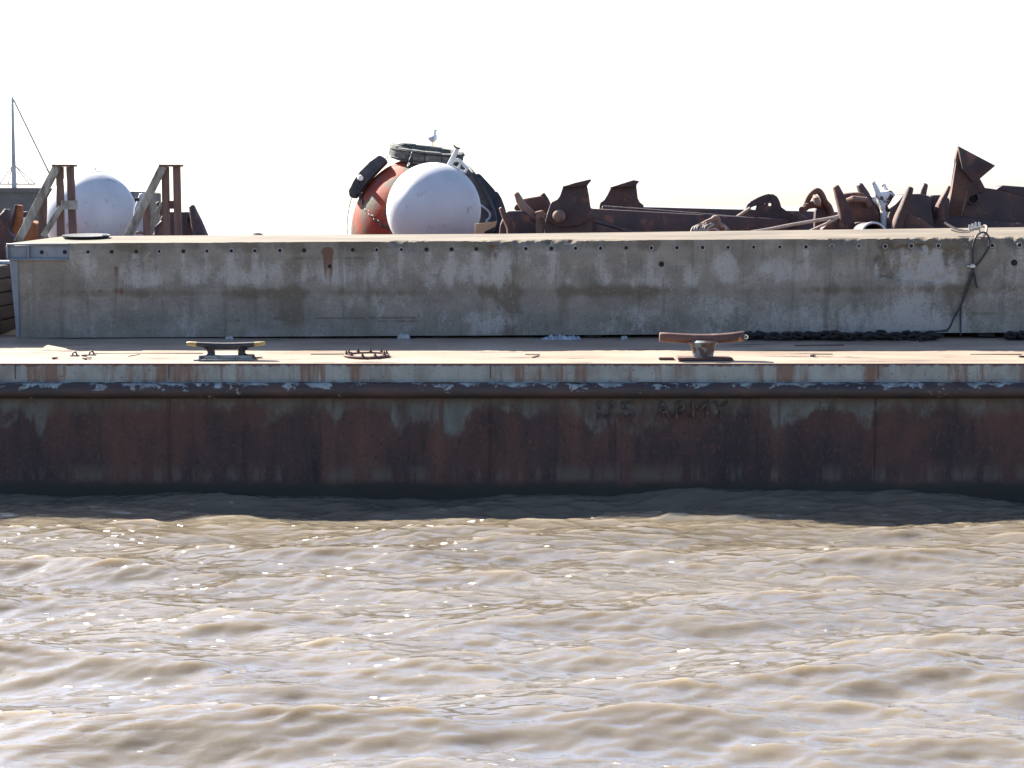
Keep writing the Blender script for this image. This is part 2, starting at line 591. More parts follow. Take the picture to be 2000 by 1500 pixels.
def mat_wall_top():
    m, nt, b = mat_new('sandy_concrete_top')
    g = G(nt)
    v = g.obj()
    c = g.ramp(g.noise(g.obj((.35, 1.4, 1)), 1.8, 7, .62), [(.32, (.095, .075, .054)), (.5, (.15, .118, .082)), (.68, (.20, .165, .116))])
    c = g.mix(g.smooth(g.noise(v, 20, 4, .6), .64, .74), c, (.15, .12, .09))
    g.l(c, b.inputs['Base Color'])
    b.inputs['Roughness'].default_value = .9
    g.bump(g.noise(v, 30, 5, .6), b, .4, .008)
    return m


def mat_water():
    m, nt, b = mat_new('muddy_brown_water')
    g = G(nt)
    v = g.obj()
    c = g.ramp(g.noise(g.obj((.5, 1, 1)), .35, 3, .5), [(.35, (.170, .141, .102)), (.65, (.208, .174, .126))])
    g.l(c, b.inputs['Base Color'])
    b.inputs['Roughness'].default_value = .03
    b.inputs['IOR'].default_value = 1.33
    b.inputs['Coat Weight'].default_value = .7
    b.inputs['Coat IOR'].default_value = 1.4
    b.inputs['Coat Roughness'].default_value = .03
    b.inputs['Subsurface Weight'].default_value = 1.0       # silt in the water glows through the crests
    b.inputs['Subsurface Radius'].default_value = (1.0, .9, .7)
    b.inputs['Subsurface Scale'].default_value = .80
    h1 = g.noise(g.obj((.34, 1, 1)), 4.2, 4, .5, .8)
    h2 = g.noise(g.obj((.5, 1, 1), (4, 2, 0)), 14, 4, .55, .6)
    h = g.math('ADD', h1, g.math('MULTIPLY', h2, .30))
    # scattered tiny sharp wavelets that catch the sun
    patch = g.smooth(g.noise(g.obj((.5, 1, 1), (2, 7, 0)), .9, 4, .7), .50, .68)
    vo = g.n('ShaderNodeTexVoronoi')
    vo.inputs['Scale'].default_value = 15
    vin = g.obj((.50, 1, .0))
    g.l(vin, vo.inputs['Vector'])
    vc = g.n('ShaderNodeSeparateColor')
    g.l(vo.outputs['Color'], vc.inputs[0])
    on = g.math('GREATER_THAN', vc.outputs[0], g.math('SUBTRACT', .95, g.math('MULTIPLY', patch, .45)))
    rad = g.math('ADD', .15, g.math('MULTIPLY', vc.outputs[1], .28))
    dome = g.math('MULTIPLY', g.math('LESS_THAN', vo.outputs['Distance'], rad), on)
    off = g.n('ShaderNodeVectorMath', operation='SUBTRACT')
    sc_ = g.n('ShaderNodeVectorMath', operation='SCALE')
    sc_.inputs['Scale'].default_value = 15
    g.l(vin, sc_.inputs[0])
    ps_ = g.n('ShaderNodeVectorMath', operation='SCALE')
    ps_.inputs['Scale'].default_value = 15
    g.l(vo.outputs['Position'], ps_.inputs[0])
    g.l(sc_.outputs[0], off.inputs[0])
    g.l(ps_.outputs[0], off.inputs[1])
    ox = g.n('ShaderNodeSeparateXYZ')
    g.l(off.outputs[0], ox.inputs[0])
    # glint facets added, tilted to flash sun at the camera by varying amounts
    lean = g.math('ADD', .35, g.math('MULTIPLY', vc.outputs[2], .55))
    hx = g.math('MULTIPLY', ox.outputs[0], .78 / 7.5)
    hy = g.math('MULTIPLY', ox.outputs[1], .62 / 15)
    spk = g.math('MULTIPLY', g.math('MULTIPLY', g.math('ADD', hx, hy), lean), dome)
    g.l(g.math('ADD', .03, g.math('MULTIPLY', g.math('GREATER_THAN', dome, .01), .09)), b.inputs['Coat Roughness'])
    calm = g.smooth(g.noise(g.obj((.45, 1, 1), (6, 1, 0)), .8, 4, .6), .40, .62)
    h = g.math('MULTIPLY', h, g.math('ADD', .35, calm))
    bp = g.n('ShaderNodeBump')
    bp.inputs['Strength'].default_value = 1.0
    bp.inputs['Distance'].default_value = 1.0
    g.l(spk, bp.inputs['Height'])
    g.bump(h, b, .6, .034)
    top = b.inputs['Normal'].links[0].from_node
    g.l(bp.outputs[0], top.inputs['Normal'])
    g.l(top.outputs[0], b.inputs['Coat Normal'])
    return m


M['hull'] = mat_hull()
M['strake'] = mat_strake()
M['fender'] = mat_fender()
M['deck'] = mat_deck()
M['wall'] = mat_wall()
M['wall_top'] = mat_wall_top()
M['water'] = mat_water()
M['hole'] = mottled('painted_hole_shade', [(.010, .009, .010), (.014, .012, .012), (.02, .015, .014)], 20, .9, .2, .002)  # near-black colour paints the shade inside uncut holes
M['sleeve'] = mottled('pale_sleeve_rim', [(.26, .26, .26), (.36, .36, .36), (.42, .42, .42)], 25, .8, .3, .002)
M['letters'] = mottled('rusted_away_lettering', [(.025, .018, .022), (.04, .026, .026), (.06, .036, .032)], 8, .75, .3, .004, spots=((.085, .06, .05), 13, .50, .58))
M['number'] = mottled('faded_yellow_number_paint', [(.20, .19, .145), (.26, .245, .18), (.30, .285, .22)], 14, .85, .3, .004, spots=((.14, .13, .11), 20, .58, .68))


# ------------------------------------------------------------------ noise for geometry
def vnoise(x, y, seed):
    rs = np.random.RandomState(seed)
    T = rs.rand(256, 256)
    xi = np.floor(x).astype(int); yi = np.floor(y).astype(int)
    fx = x - xi; fy = y - yi
    fx = fx * fx * (3 - 2 * fx); fy = fy * fy * (3 - 2 * fy)
    a = T[xi % 256, yi % 256]; b_ = T[(xi + 1) % 256, yi % 256]
    c = T[xi % 256, (yi + 1) % 256]; d = T[(xi + 1) % 256, (yi + 1) % 256]
    return (a * (1 - fx) + b_ * fx) * (1 - fy) + (c * (1 - fx) + d * fx) * fy


def fbm(x, y, seed, oct=5, gain=.5):
    s = 0; a = 1; t = 0
    for i in range(oct):
        s = s + a * vnoise(x * 2 ** i + 17.3 * i, y * 2 ** i + 5.1 * i, seed + i)
        t += a; a *= gain
    return s / t


def grid_mesh(name, P, mat, parent=None, smooth=True, ang=180, mats_rows=None):
    """P: (n, m, 3) array of points to one quad sheet"""
    n, m_, _ = P.shape
    me = bpy.data.meshes.new(name)
    nv = n * m_
    idx = np.arange(nv).reshape(n, m_)
    q = np.stack([idx[:-1, :-1], idx[1:, :-1], idx[1:, 1:], idx[:-1, 1:]], -1).reshape(-1)
    nf = (n - 1) * (m_ - 1)
    me.vertices.add(nv)
    me.vertices.foreach_set('co', P.reshape(-1).astype(np.float32))
    me.loops.add(nf * 4)
    me.loops.foreach_set('vertex_index', q.astype(np.int32))
    me.polygons.add(nf)
    me.polygons.foreach_set('loop_start', np.arange(0, nf * 4, 4, dtype=np.int32))
    me.update(calc_edges=True)
    me.validate()
    if mats_rows is not None:
        me.polygons.foreach_set('material_index', np.tile(mats_rows, n - 1).astype(np.int32) if len(mats_rows) == m_ - 1 else mats_rows)
    return link_mesh(me, name, mat, parent, smooth, ang)


# ------------------------------------------------------------------ water
def ocean_tile(N=512, L=24.0, seed=11):
    rs = np.random.RandomState(seed)
    k1 = np.fft.fftfreq(N, L / N) * 2 * np.pi
    kx, ky = np.meshgrid(k1, k1, indexing='ij')
    k = np.sqrt(kx ** 2 + ky ** 2)
    k[0, 0] = 1e-6
    def spec(lp, dirx, diry, spread, amp, p=3.6):
        kp = 2 * np.pi / lp
        s = np.exp(-1.25 * (kp / k) ** 2) * k ** (-p)
        c = (kx * dirx + ky * diry) / k
        return amp * s * (np.abs(c) ** spread) / (kp ** (2 - p))
    lowp = np.exp(-(k / (2 * np.pi / .60)) ** 2)
    A = (spec(2.5, .12, -.99, 10, 1.0, 5.4) + spec(7.0, .40, -.92, 3, .30, 5.4) + spec(1.4, -.35, -.93, 5, .10, 5.2)) * lowp + spec(.45, .25, -.97, 3, .013, 4.6)
    A[0, 0] = 0
    h = (rs.normal(size=(N, N)) + 1j * rs.normal(size=(N, N))) * np.sqrt(A)
    H = np.fft.ifft2(h).real
    sc = 0.066 / H.std()
    H *= sc
    dx = np.fft.ifft2(1j * kx / k * h).real * sc
    dy = np.fft.ifft2(1j * ky / k * h).real * sc
    # real() of a one-sided random field keeps phase coherence between height and drift
    return H, dx, dy, L


def tile_sample(T, L, X, Y):
    N = T.shape[0]
    x = X / L * N; y = Y / L * N
    xi = np.floor(x).astype(int); yi = np.floor(y).astype(int)
    fx = x - xi; fy = y - yi
    def at_(i, j): return T[i % N, j % N]
    return (at_(xi, yi) * (1 - fx) + at_(xi + 1, yi) * fx) * (1 - fy) + (at_(xi, yi + 1) * (1 - fx) + at_(xi + 1, yi + 1) * fx) * fy


def stretch(core_lo, core_hi, d, lo, hi, g=1.12):
    c = np.arange(core_lo, core_hi + d / 2, d)
    out, s = [], d
    x = c[-1]
    while x < hi:
        s *= g; x += s; out.append(x)
    pre, s = [], d
    x = c[0]
    while x > lo:
        s *= g; x -= s; pre.append(x)
    return np.concatenate([pre[::-1], c, out])


H, DX, DY, LT = ocean_tile()
xs = stretch(-7.5, 7.5, .032, -9000, 9000)
ys = stretch(13.5, 30.0, .026, -3000, 9000)
X, Yg = np.meshgrid(xs, ys, indexing='ij')
cell = np.maximum(np.gradient(xs)[:, None] * np.ones_like(X), np.gradient(ys)[None, :] * np.ones_like(X))
fade = np.clip((2.0 - cell) / 1.6, 0, 1)
SX, SY = 3.2, 4.0
Z = tile_sample(H, LT, X + SX, Yg + SY) * fade - .02
CH = .80
PX = X + tile_sample(DX, LT, X + SX, Yg + SY) * fade * CH
PY = Yg + tile_sample(DY, LT, X + SX, Yg + SY) * fade * CH
water = grid_mesh('water', np.stack([PX, PY, Z], -1), M['water'])
tag(water, 'choppy muddy brown water in front of the rusty barge', None, None, 'structure')

# ------------------------------------------------------------------ near barge
XB0, XB1 = -30.0, 30.0
barge = thing('deck_barge', 'long rusty deck barge with flaking pale green paint above the muddy water', 'barge', (0, Y_HULL + 2.5, 0))
zt = DECK_Z0
z_st = at(1000, 742, Y_HULL).z
z_f0 = at(1000, 747, Y_HULL).z
z_f1 = at(1000, 777, Y_HULL).z
nx = 601
xs_h = np.linspace(XB0, XB1, nx)


def extrude_profile(name, prof, mat, wob=.006, seed=3, ang=50):
    P = np.zeros((nx, len(prof), 3))
    for j, (y, z) in enumerate(prof):
        n = fbm(xs_h * .8 + 100, np.full(nx, z * 2.0 + 50), seed, 4) - .5
        P[:, j, 0] = xs_h
        P[:, j, 1] = Y_HULL + y + n * wob * 2
        P[:, j, 2] = z + (fbm(xs_h * .7 + 60, np.full(nx, y * 3 + 20), seed + 9, 3) - .5) * wob
    return grid_mesh(name, P, mat, barge, True, ang)


extrude_profile('sheer_strake', [(.12, zt - .004), (.006, zt - .003), (0, zt - .012), (0, zt - .07), (0, zt - .14), (0, z_st), (-.012, z_st - .006), (-.012, z_st - .03), (.03, z_st - .035)], M['strake'], .005)
hz = np.linspace(0, 1, 13)
fc, fr = (z_f0 + z_f1) / 2, (z_f0 - z_f1) / 2
extrude_profile('fender', [(.03, z_st - .02), (-.03, z_st - .035), (-.075, z_f0 - .004)] + [(-.08 - .085 * math.sin(math.pi * t), fc + fr * math.cos(math.pi * t)) for t in hz] + [(.03, z_f1 - .004)], M['fender'], .008, 5)
hp = [(.02, z) for z in np.linspace(z_f1 + .01, -.05, 30)] + [(.05, -.4), (.3, -1.2)]
nh = len(hp)
P = np.zeros((nx, nh, 3))
for j, (y, z) in enumerate(hp):
    P[:, j, 0] = xs_h
    rib = .012 * np.cos(xs_h * 2 * np.pi / .79)       # plating dished between the frames
    P[:, j, 1] = Y_HULL + y + rib * (0.0 if z > z_f1 - .1 else 1) + (fbm(xs_h * .7 + 200, np.full(nx, z * 1.3 + 40), 21, 4) - .5) * .05
    P[:, j, 2] = z
grid_mesh('side_plate', P, M['hull'], barge, True, 180)
# weld seams of the strake and the side plates
for u in (958, 1715, 30, 330):
    bm = bmesh.new()
    x = at(u, 725, Y_HULL).x
    a_box(bm, (x, Y_HULL - .004, (zt + z_st) / 2), (.012, .012, zt - z_st - .03))
    finish(bm, 'weld_seam', M['rust'], barge)
for u in (957, 1712, 328):
    bm = bmesh.new()
    x = at(u, 725, Y_HULL).x
    loft(bm, [(x, Y_HULL + .005, z_f1 - .01), (x + .004, Y_HULL, z_f1 - .3), (x, Y_HULL + .0, .2)], [.008, .007, .007], seg=6)
    finish(bm, 'weld_seam', M['hull'], barge)
# deck plating
dx_ = np.linspace(XB0, XB1, 301)
dys = np.concatenate([[Y_HULL + .004], np.linspace(Y_HULL + .06, 34.0, 46)])
DXg, DYg = np.meshgrid(dx_, dys, indexing='ij')
dzz = DECK_Z0 + DECK_M * (DYg - Y_HULL) + (fbm(DXg * .9 + 50, DYg * .9 + 50, 31, 3) - .5) * .018 * np.clip((DYg - Y_HULL) / .4, 0, 1)
deck = grid_mesh('deck', np.stack([DXg, DYg, dzz], -1), M['deck'], barge, True, 180)


# lettering left on the side plating
def text_obj(name, body, u0, u1, v0, v1, Y, mat, parent, depth=.004, shear=0.0):
    cu = bpy.data.curves.new(name, 'FONT')
    cu.body = body
    cu.extrude = depth
    cu.resolution_u = 3
    ob = bpy.data.objects.new(name, cu)
    COL.objects.link(ob)
    bpy.context.view_layer.update()
    dg = bpy.context.evaluated_depsgraph_get()
    me = bpy.data.meshes.new_from_object(ob.evaluated_get(dg))
    bpy.data.objects.remove(ob)
    cs = np.array([v.co[:] for v in me.vertices])
    lo, hi = cs.min(0), cs.max(0)
    A, B = at(u0, v1, Y), at(u1, v0, Y)
    for v in me.vertices:
        f = (v.co.x - lo[0]) / (hi[0] - lo[0])
        h = (v.co.y - lo[1]) / (hi[1] - lo[1])
        z = v.co.z
        v.co = (A.x + (B.x - A.x) * f, Y - z, A.z + (B.z - A.z) * h)
    return link_mesh(me, name, mat, parent, False)


for ch, u0, u1 in (('U', 1167, 1199), ('S', 1212, 1240), ('A', 1281, 1309), ('R', 1319, 1345), ('M', 1351, 1384), ('Y', 1393, 1423)):
    text_obj('letter', ch, u0, u1, 784, 817, Y_HULL - .012, M['letters'], barge, .014)

# ------------------------------------------------------------------ concrete wall on the deck
YW = 32.0
WD = 1.45
wall = thing('concrete_wall', 'long weathered grey concrete wall with a row of small holes, raised on the barge deck', 'concrete wall', (2.5, YW + .7, deck_z(YW)))
WT = at(1000, 470, YW).z
WBm = at(1000, 655, YW).z
SL = .0055
xl_top, xl_bot, xl_back = at(17, 476, YW).x, at(37, 657, YW).x, at(125, 460, YW + WD).x
XR = 16.0
nfz = 58
prof, rows = [], []
for i in range(nfz):                       # front face from the bottom up
    t = i / (nfz - 1)
    prof.append((0.0, WBm + (WT - WBm) * t, xl_bot + (xl_top - xl_bot) * t, 'f'))
for i in range(1, 13):
    t = i / 12
    prof.append((WD * t, WT + .088 * t, xl_top + (xl_back - xl_top) * t, 't'))
prof.append((WD, WBm, xl_back, 'k'))
prof.append((0.02, WBm, xl_bot, 'b'))
nxw = 760
tX = np.linspace(0, 1, nxw)
P = np.zeros((nxw, len(prof), 3))
for j, (y, z, xl, kind) in enumerate(prof):
    P[:, j, 0] = xl + (XR - xl) * tX
    P[:, j, 1] = YW + y
    P[:, j, 2] = z + SL * (P[:, j, 0])
    if kind == 't': P[:, j, 2] +=   .0070 * np.clip(P[:, j, 0], 0, 99) * (y / WD)
Xf = P[:, :nfz, 0]
tz = np.linspace(0, 1, nfz)[None, :] * np.ones_like(Xf)
U = 1000 + Xf / YW * F                      # where along the wall, in photo pixels
V = 655 - tz * 183
# lower half set back behind an eroded ledge
step = np.clip((V - 562) / 20, 0, 1); step = step * step * (3 - 2 * step)
rel = step * .022
rel += (fbm(Xf * 3 + 40, tz * 4 + 30, 41, 5) - .5) * .022
# broken top arris
chipn = .55 * fbm(Xf * 2.3 + 10, tz * 2, 51, 3, .6) + .45 * fbm(Xf * 11 + 10, tz * 9, 55, 4, .65)
zone = np.exp(-((U - 1075) / 110) ** 2) + np.clip((U - 1570) / 80, 0, 1) * .85 + np.exp(-((U - 800) / 40) ** 2) * .8 + .12
zone = np.clip(zone, 0, 1)
chip = np.clip(zone * (chipn * 2.2 - .80), 0, 1) * np.clip((tz - .86) / .14, 0, 1) ** 1.2
rel += chip * .16
# big spalled patch
e = np.sqrt(((U - 1782) / 78) ** 2 + ((V - 519) / 34) ** 2) + (fbm(Xf * 4 + 70, tz * 6, 61, 4) - .5) * .9
sp = 1 / (1 + np.exp((e - 1) / .05))
rel += sp * (.030 + .09 * (fbm(Xf * 9 + 7, tz * 13, 62, 4) - .4))
rel += np.exp(-((e - 1.02) / .07) ** 2) * .035
P[:, :nfz, 1] += rel
P[:, nfz - 1, 2] -= chip[:, -1] * .07
P[:, nfz - 2, 2] -= chip[:, -2] * .045
P[:, nfz, 1] += chip[:, -1] * .02
rows = np.array([0] * (nfz - 1) + [1] * 12 + [0, 0])
mw = grid_mesh('wall_body', P, [M['wall'], M['wall_top']], wall, True, 55, rows)
holes = [(82, 0), (127, 0), (172, 1), (218, 0), (266, 0), (311, 1), (358, 0), (404, 1), (452, 1), (498, 1), (547, 1), (594, 0), (689, 0), (736, 1), (784, 1), (833, 0), (882, 0), (930, 0), (1027, 1), (1077, 0), (1124, 1), (1173, 1), (1223, 0), (1272, 1), (1322, 1), (1372, 1), (1422, 1), (1472, 1), (1523, 1), (1574, 1), (1625, 1), (1678, 1), (1729, 1), (1780, 1), (1833, 1), (1886, 1), (1938, 1), (1991, 1)]
# wear masks; gg also holds painted ledge and crack shade
def streaks(seed, sx, sy): return fbm(Xf * sx + 30, tz * sy + 11, seed, 5, .55)
rr = np.zeros_like(Xf); gg = np.zeros_like(Xf); bb = np.zeros_like(Xf)
up = np.clip((tz - .5) / .08, 0, 1)
drip = streaks(71, 3.2, .9)
rr += up * np.clip((.90 - tz) / .25, 0, 1) * np.clip((drip - .36) * 2.6, 0, 1) * .8
rr += np.clip((.42 - tz) / .2, 0, 1) * np.clip((streaks(78, 2.0, .8) - .40) * 2.6, 0, 1) * .55
rr += (fbm(Xf * 1.3, tz * 2.2 + 9, 79, 5) - .5) * .5
for (u, v, a, b_, k) in ((440, 535, 90, 24, .5), (690, 530, 120, 28, .45), (880, 525, 60, 40, .4), (1410, 520, 22, 30, .9), (1500, 530, 30, 26, .6), (975, 520, 14, 50, .7),
                         (1790, 600, 40, 50, .75), (1620, 625, 110, 34, .6), (1800, 640, 120, 18, .6), (160, 500, 40, 40, .45), (1960, 580, 40, 22, .4), (1400, 590, 90, 30, .35),
                         (700, 590, 110, 20, .35), (1030, 520, 60, 30, .3), (1290, 560, 60, 10, .3), (940, 630, 60, 20, .35)):
    rr += k * np.exp(-((U - u) / a) ** 2 - ((V - v) / b_) ** 2)
rs_h = random.Random(4)
for u, k in holes:
    kk, ww, ll = rs_h.uniform(.1, .75), rs_h.uniform(4, 11), rs_h.uniform(15, 60)
    dv = np.clip(V - 494, 0, 500)
    rr += kk * np.exp(-((U - u - rs_h.uniform(-2, 2)) / ww) ** 2) * np.exp(-dv / ll) * (V > 492)
for (u0, u1, v, k) in ((530, 812, 620, .9), (730, 830, 627, .7), (100, 480, 624, .5), (1500, 1720, 641, .6), (1840, 1950, 618, .6), (560, 720, 504, .5)):
    gg += k * np.exp(-((V - v) / 2.2) ** 2) * (U > u0) * (U < u1) * (streaks(81, 6, .2) > .38)
gg += .50 * np.exp(-((V - 570) / 11) ** 2) * (.3 + streaks(73, 1.2, .3))  # brown band, with the shade under the ledge painted in
gg += .55 * np.clip((tz - .86) / .08, 0, 1) * (.35 + streaks(74, 2.0, .3))
gg += np.clip((streaks(75, 2.4, .35) - .50) * 3.2, 0, 1) * .55
gg += 1.3 * np.exp(-((e - 1.02) / .08) ** 2) * np.clip((streaks(83, 7, 3) - .35) * 4, 0, 1) + sp * np.clip((streaks(84, 8, 4) - .48) * 5, 0, 1) * .9  # crack and recess shade of the spalled patch painted in
rr += sp * np.clip((streaks(85, 9, 5) - .45) * 5, 0, 1) * .8
for (u, v, a, b_, k) in ((1160, 560, 60, 60, .35), (1850, 600, 60, 40, .4), (1870, 490, 50, 22, .5), (560, 600, 40, 30, .5), (700, 500, 30, 30, .4), (985, 590, 30, 60, .35), (1240, 600, 40, 50, .3), (960, 490, 18, 18, .7)):
    gg += k * np.exp(-((U - u) / a) ** 2 - ((V - v) / b_) ** 2)
wob = (fbm(tz * 9 + 3, Xf * 2 + 8, 77, 4) - .5) * 6
for (u, v, a, b_, k) in ((228, 520, 7, 60, .8), (240, 545, 4, 50, .6), (194, 500, 4, 90, .35), (641, 487, 8, 30, 1.5), (647, 500, 3, 50, 1.1), (636, 500, 3, 50, .9), (962, 482, 16, 22, .75), (968, 500, 6, 60, .4), (1165, 500, 12, 60, .3), (470, 560, 6, 60, .3), (1905, 500, 8, 40, .3)):
    dv = V - v
    bb += k * np.exp(-((U - u + wob * .4) / (a * (1 + np.clip(dv, 0, 99) / 120))) ** 2) * np.where(dv < 0, np.exp(-(dv / 5) ** 2), np.exp(-np.clip(dv, 0, 500) / b_))
for (u, v, a, b_, k) in ((640, 491, 16, 4, .8), (150, 565, 110, 6, .5), (600, 493, 30, 2, .5)):
    bb += k * np.exp(-((U - u) / a) ** 2 - ((V - v + wob * .2) / b_) ** 2)
wear_shade = np.zeros((nxw, len(prof), 4)); wear_shade[..., 3] = 1
wear_shade[:, :nfz, 0] = np.clip(rr, 0, 1); wear_shade[:, :nfz, 1] = np.clip(gg, 0, 1); wear_shade[:, :nfz, 2] = np.clip(bb, 0, 1)
ca = mw.data.color_attributes.new('wear_shade', 'FLOAT_COLOR', 'POINT')
ca.data.foreach_set('color', wear_shade.reshape(-1).astype(np.float32))
# left end face
bm = bmesh.new()
vs = [bm.verts.new(Vector(p)) for p in ((xl_bot, YW + .05, WBm + SL * xl_bot), (xl_top, YW + .004, WT + SL * xl_top), (xl_back, YW + WD, WT + .088 + SL * xl_back), (xl_back, YW + WD, WBm + SL * xl_back))]
bm.faces.new(vs)
finish(bm, 'end_face', M['wall'], wall, False)


def wall_pt(u, v, off=0.0):
    p = at(u, v, YW)
    p.y -= off
    return p


# steel angle and channel cast into the left corner
def wbox(name, u0, u1, v0, v1, front, thick, mat, bev=.006):
    A, B = at(u0, v1, YW), at(u1, v0, YW)
    bm = bmesh.new()
    a_box(bm, ((A.x + B.x) / 2, YW - front + thick / 2, (A.z + B.z) / 2), (B.x - A.x, thick, B.z - A.z))
    if bev: bevel(bm, bev, 1)
    return finish(bm, name, mat, wall)


bm = bmesh.new()
A0, A1 = at(21, 508, YW), at(37, 656, YW)
vsq = [at(19, 508, YW), at(35, 508, YW), at(38, 656, YW), at(33, 656, YW)]
fa = [bm.verts.new(p + Vector((0, -.022, 0))) for p in vsq]
fb = [bm.verts.new(p + Vector((0, .10, 0))) for p in vsq]
bm.faces.new(fa); bm.faces.new(fb[::-1])
for i in range(4):
    bm.faces.new((fa[(i + 1) % 4], fa[i], fb[i], fb[(i + 1) % 4]))
finish(bm, 'corner_angle', M['blue_steel'], wall, False)
wbox('channel_web', 16, 134, 479, 506, .010, .06, M['blue_steel'])
wbox('channel_flange', 14, 134, 475.5, 479, .075, .12, M['blue_steel'])
wbox('channel_flange', 16, 133, 505, 508, .07, .12, M['blue_steel'])
wbox('channel_stiffener', 55, 58.5, 479.3, 504.8, .066, .07, M['blue_steel'])
wbox('channel_stiffener', 14, 18, 479.3, 504.8, .066, .07, M['blue_steel'])
# row of hole marks, inner shade painted on dark discs, with pale sleeves
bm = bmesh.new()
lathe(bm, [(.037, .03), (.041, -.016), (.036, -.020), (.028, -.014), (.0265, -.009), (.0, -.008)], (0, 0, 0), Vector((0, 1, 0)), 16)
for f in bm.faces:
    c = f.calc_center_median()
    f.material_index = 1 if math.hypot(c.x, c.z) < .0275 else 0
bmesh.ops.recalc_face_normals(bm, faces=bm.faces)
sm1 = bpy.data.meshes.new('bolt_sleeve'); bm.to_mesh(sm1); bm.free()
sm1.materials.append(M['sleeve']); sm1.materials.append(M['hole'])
bm = bmesh.new()
lathe(bm, [(.033, .03), (.031, -.010), (.027, -.011), (.026, -.009), (.0, -.008)], (0, 0, 0), Vector((0, 1, 0)), 14)
bmesh.ops.recalc_face_normals(bm, faces=bm.faces)
sm2 = bpy.data.meshes.new('painted_bolt_hole'); bm.to_mesh(sm2); bm.free()
sm2.materials.append(M['hole'])


def wall_front_y(u, v):
    x = at(u, v, YW).x
    i = int(np.clip((x - xl_top) / (XR - xl_top) * (nxw - 1), 0, nxw - 1))
    j = int(np.clip((655 - v) / 183 * (nfz - 1), 0, nfz - 1))
    return P[i, j, 1]


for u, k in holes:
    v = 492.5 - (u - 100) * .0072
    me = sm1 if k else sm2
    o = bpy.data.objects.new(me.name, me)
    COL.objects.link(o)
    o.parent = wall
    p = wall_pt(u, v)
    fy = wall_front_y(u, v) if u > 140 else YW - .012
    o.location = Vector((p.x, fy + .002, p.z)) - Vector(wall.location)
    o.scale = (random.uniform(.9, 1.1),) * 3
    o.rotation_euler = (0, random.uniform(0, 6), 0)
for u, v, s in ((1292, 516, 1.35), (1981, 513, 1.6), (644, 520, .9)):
    o = bpy.data.objects.new('painted_drain_hole', sm2)  # dark disc painted as hole shade on the uncut wall
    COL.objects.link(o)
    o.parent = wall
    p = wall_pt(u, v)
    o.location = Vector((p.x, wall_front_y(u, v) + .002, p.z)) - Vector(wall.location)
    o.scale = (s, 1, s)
text_obj('number', '6', 281, 301, 491, 518, YW + .008, M['number'], wall, .012)
# dunnage timbers holding it off the deck
for i, u in enumerate((75, 205, 420, 610, 860, 1160, 1420, 1700, 1930)):
    bm = bmesh.new()
    x = at(u, 660, YW).x
    L = .9 if i == 1 else .25
    a_box(bm, (x, YW + .68, deck_z(YW + .6) + (WBm + SL * x - deck_z(YW + .6)) / 2 - .004), (L, 1.15, max(.05, WBm + SL * x - deck_z(YW) - .035)))
    t = finish(bm, 'dunnage_timber', M['wood_dark'], wall, False)

# ------------------------------------------------------------------ storage barge behind
ZS = 2.82
sb = thing('storage_barge', 'dark storage barge behind the concrete wall, carrying the buoys and anchors', 'barge', (0, 48, ZS))
bm = bmesh.new()
a_box(bm, (0, 50, (ZS + .1 - .8) / 2), (64, 31.4, ZS - .1 + .8))
finish(bm, 'hull', M['rust_dark'], sb, False)
bm = bmesh.new()
a_box(bm, (0, 50, ZS - .03), (64.1, 31.5, .055))
finish(bm, 'deck', M['rust_tan'], sb, False)

# ------------------------------------------------------------------ distant pier and mast
YP = 78.0
pier = thing('concrete_pier', 'distant grey concrete pier end behind the left white buoy', 'pier', (at(60, 400, YP).x, YP + 3, 0))
a, b = at(-260, 374, YP), at(262, 374, YP)
bm = bmesh.new()
a_box(bm, ((a.x + b.x) / 2, YP + 3, a.z / 2 - .5), (b.x - a.x, 6, a.z + 1))
bevel(bm, .05, 1)
finish(bm, 'pier_body', M['pier'], pier)
a, b = at(-262, 369, YP), at(75, 369, YP)
bm = bmesh.new()
a_box(bm, ((a.x + b.x) / 2, YP + 3, a.z - .05), (b.x - a.x, 6.1, .18))
finish(bm, 'pier_cap', M['pier'], pier, False)
zpt = at(0, 368, YP).z
mast = thing('mast', 'tall thin grey mast with a long slanting stay on the distant pier', 'mast', (at(27, 368, YP).x, YP + 1, zpt))
bm = bmesh.new()
pts = [at(u, v, YP + 1) for (u, v) in ((24, 193), (24.5, 206), (26, 290), (28, 375))]
loft(bm, pts, [px(1.8, YP), px(2.6, YP), px(3.6, YP), px(5.2, YP)], seg=8, power=3)
finish(bm, 'mast_pole', M['mast'], mast)
bm = bmesh.new()
loft(bm, [at(23.5, 188, YP + 1), at(24.2, 196, YP + 1)], [px(1.2, YP), px(2.6, YP)], seg=8)
finish(bm, 'mast_head', M['mast'], mast)
bm = bmesh.new()
loft(bm, [at(26, 194, YP + 1), at(98, 342, YP + 1.5)], [px(1.7, YP)] * 2, seg=6)
finish(bm, 'stay', M['mast'], mast)
for (u, v) in ((0, 358), (16, 358), (56, 358), (68, 359)):
    bm = bmesh.new()
    loft(bm, [at(27 + (3 if u > 27 else -3), 324, YP + 1), at(u, v, YP + 1)], [px(.95, YP)] * 2, seg=5)
    finish(bm, 'guy_wire', M['mast'], mast)
bm = bmesh.new()
loft(bm, [at(-14, 359.5, YP + 1), at(69, 359.5, YP + 1)], [px(1.5, YP)] * 2, seg=6)
finish(bm, 'spreader', M['mast'], mast)

# ------------------------------------------------------------------ timber frames
YT = 35.2


def timber(name, a, b, w_, d_, mat, par, Y):
    bm = bmesh.new()
    beam(bm, at(a[0], a[1], Y), at(b[0], b[1], Y), px(w_, Y), d_)
    bevel(bm, .006, 1)
    return finish(bm, name, mat, par, True, 30)


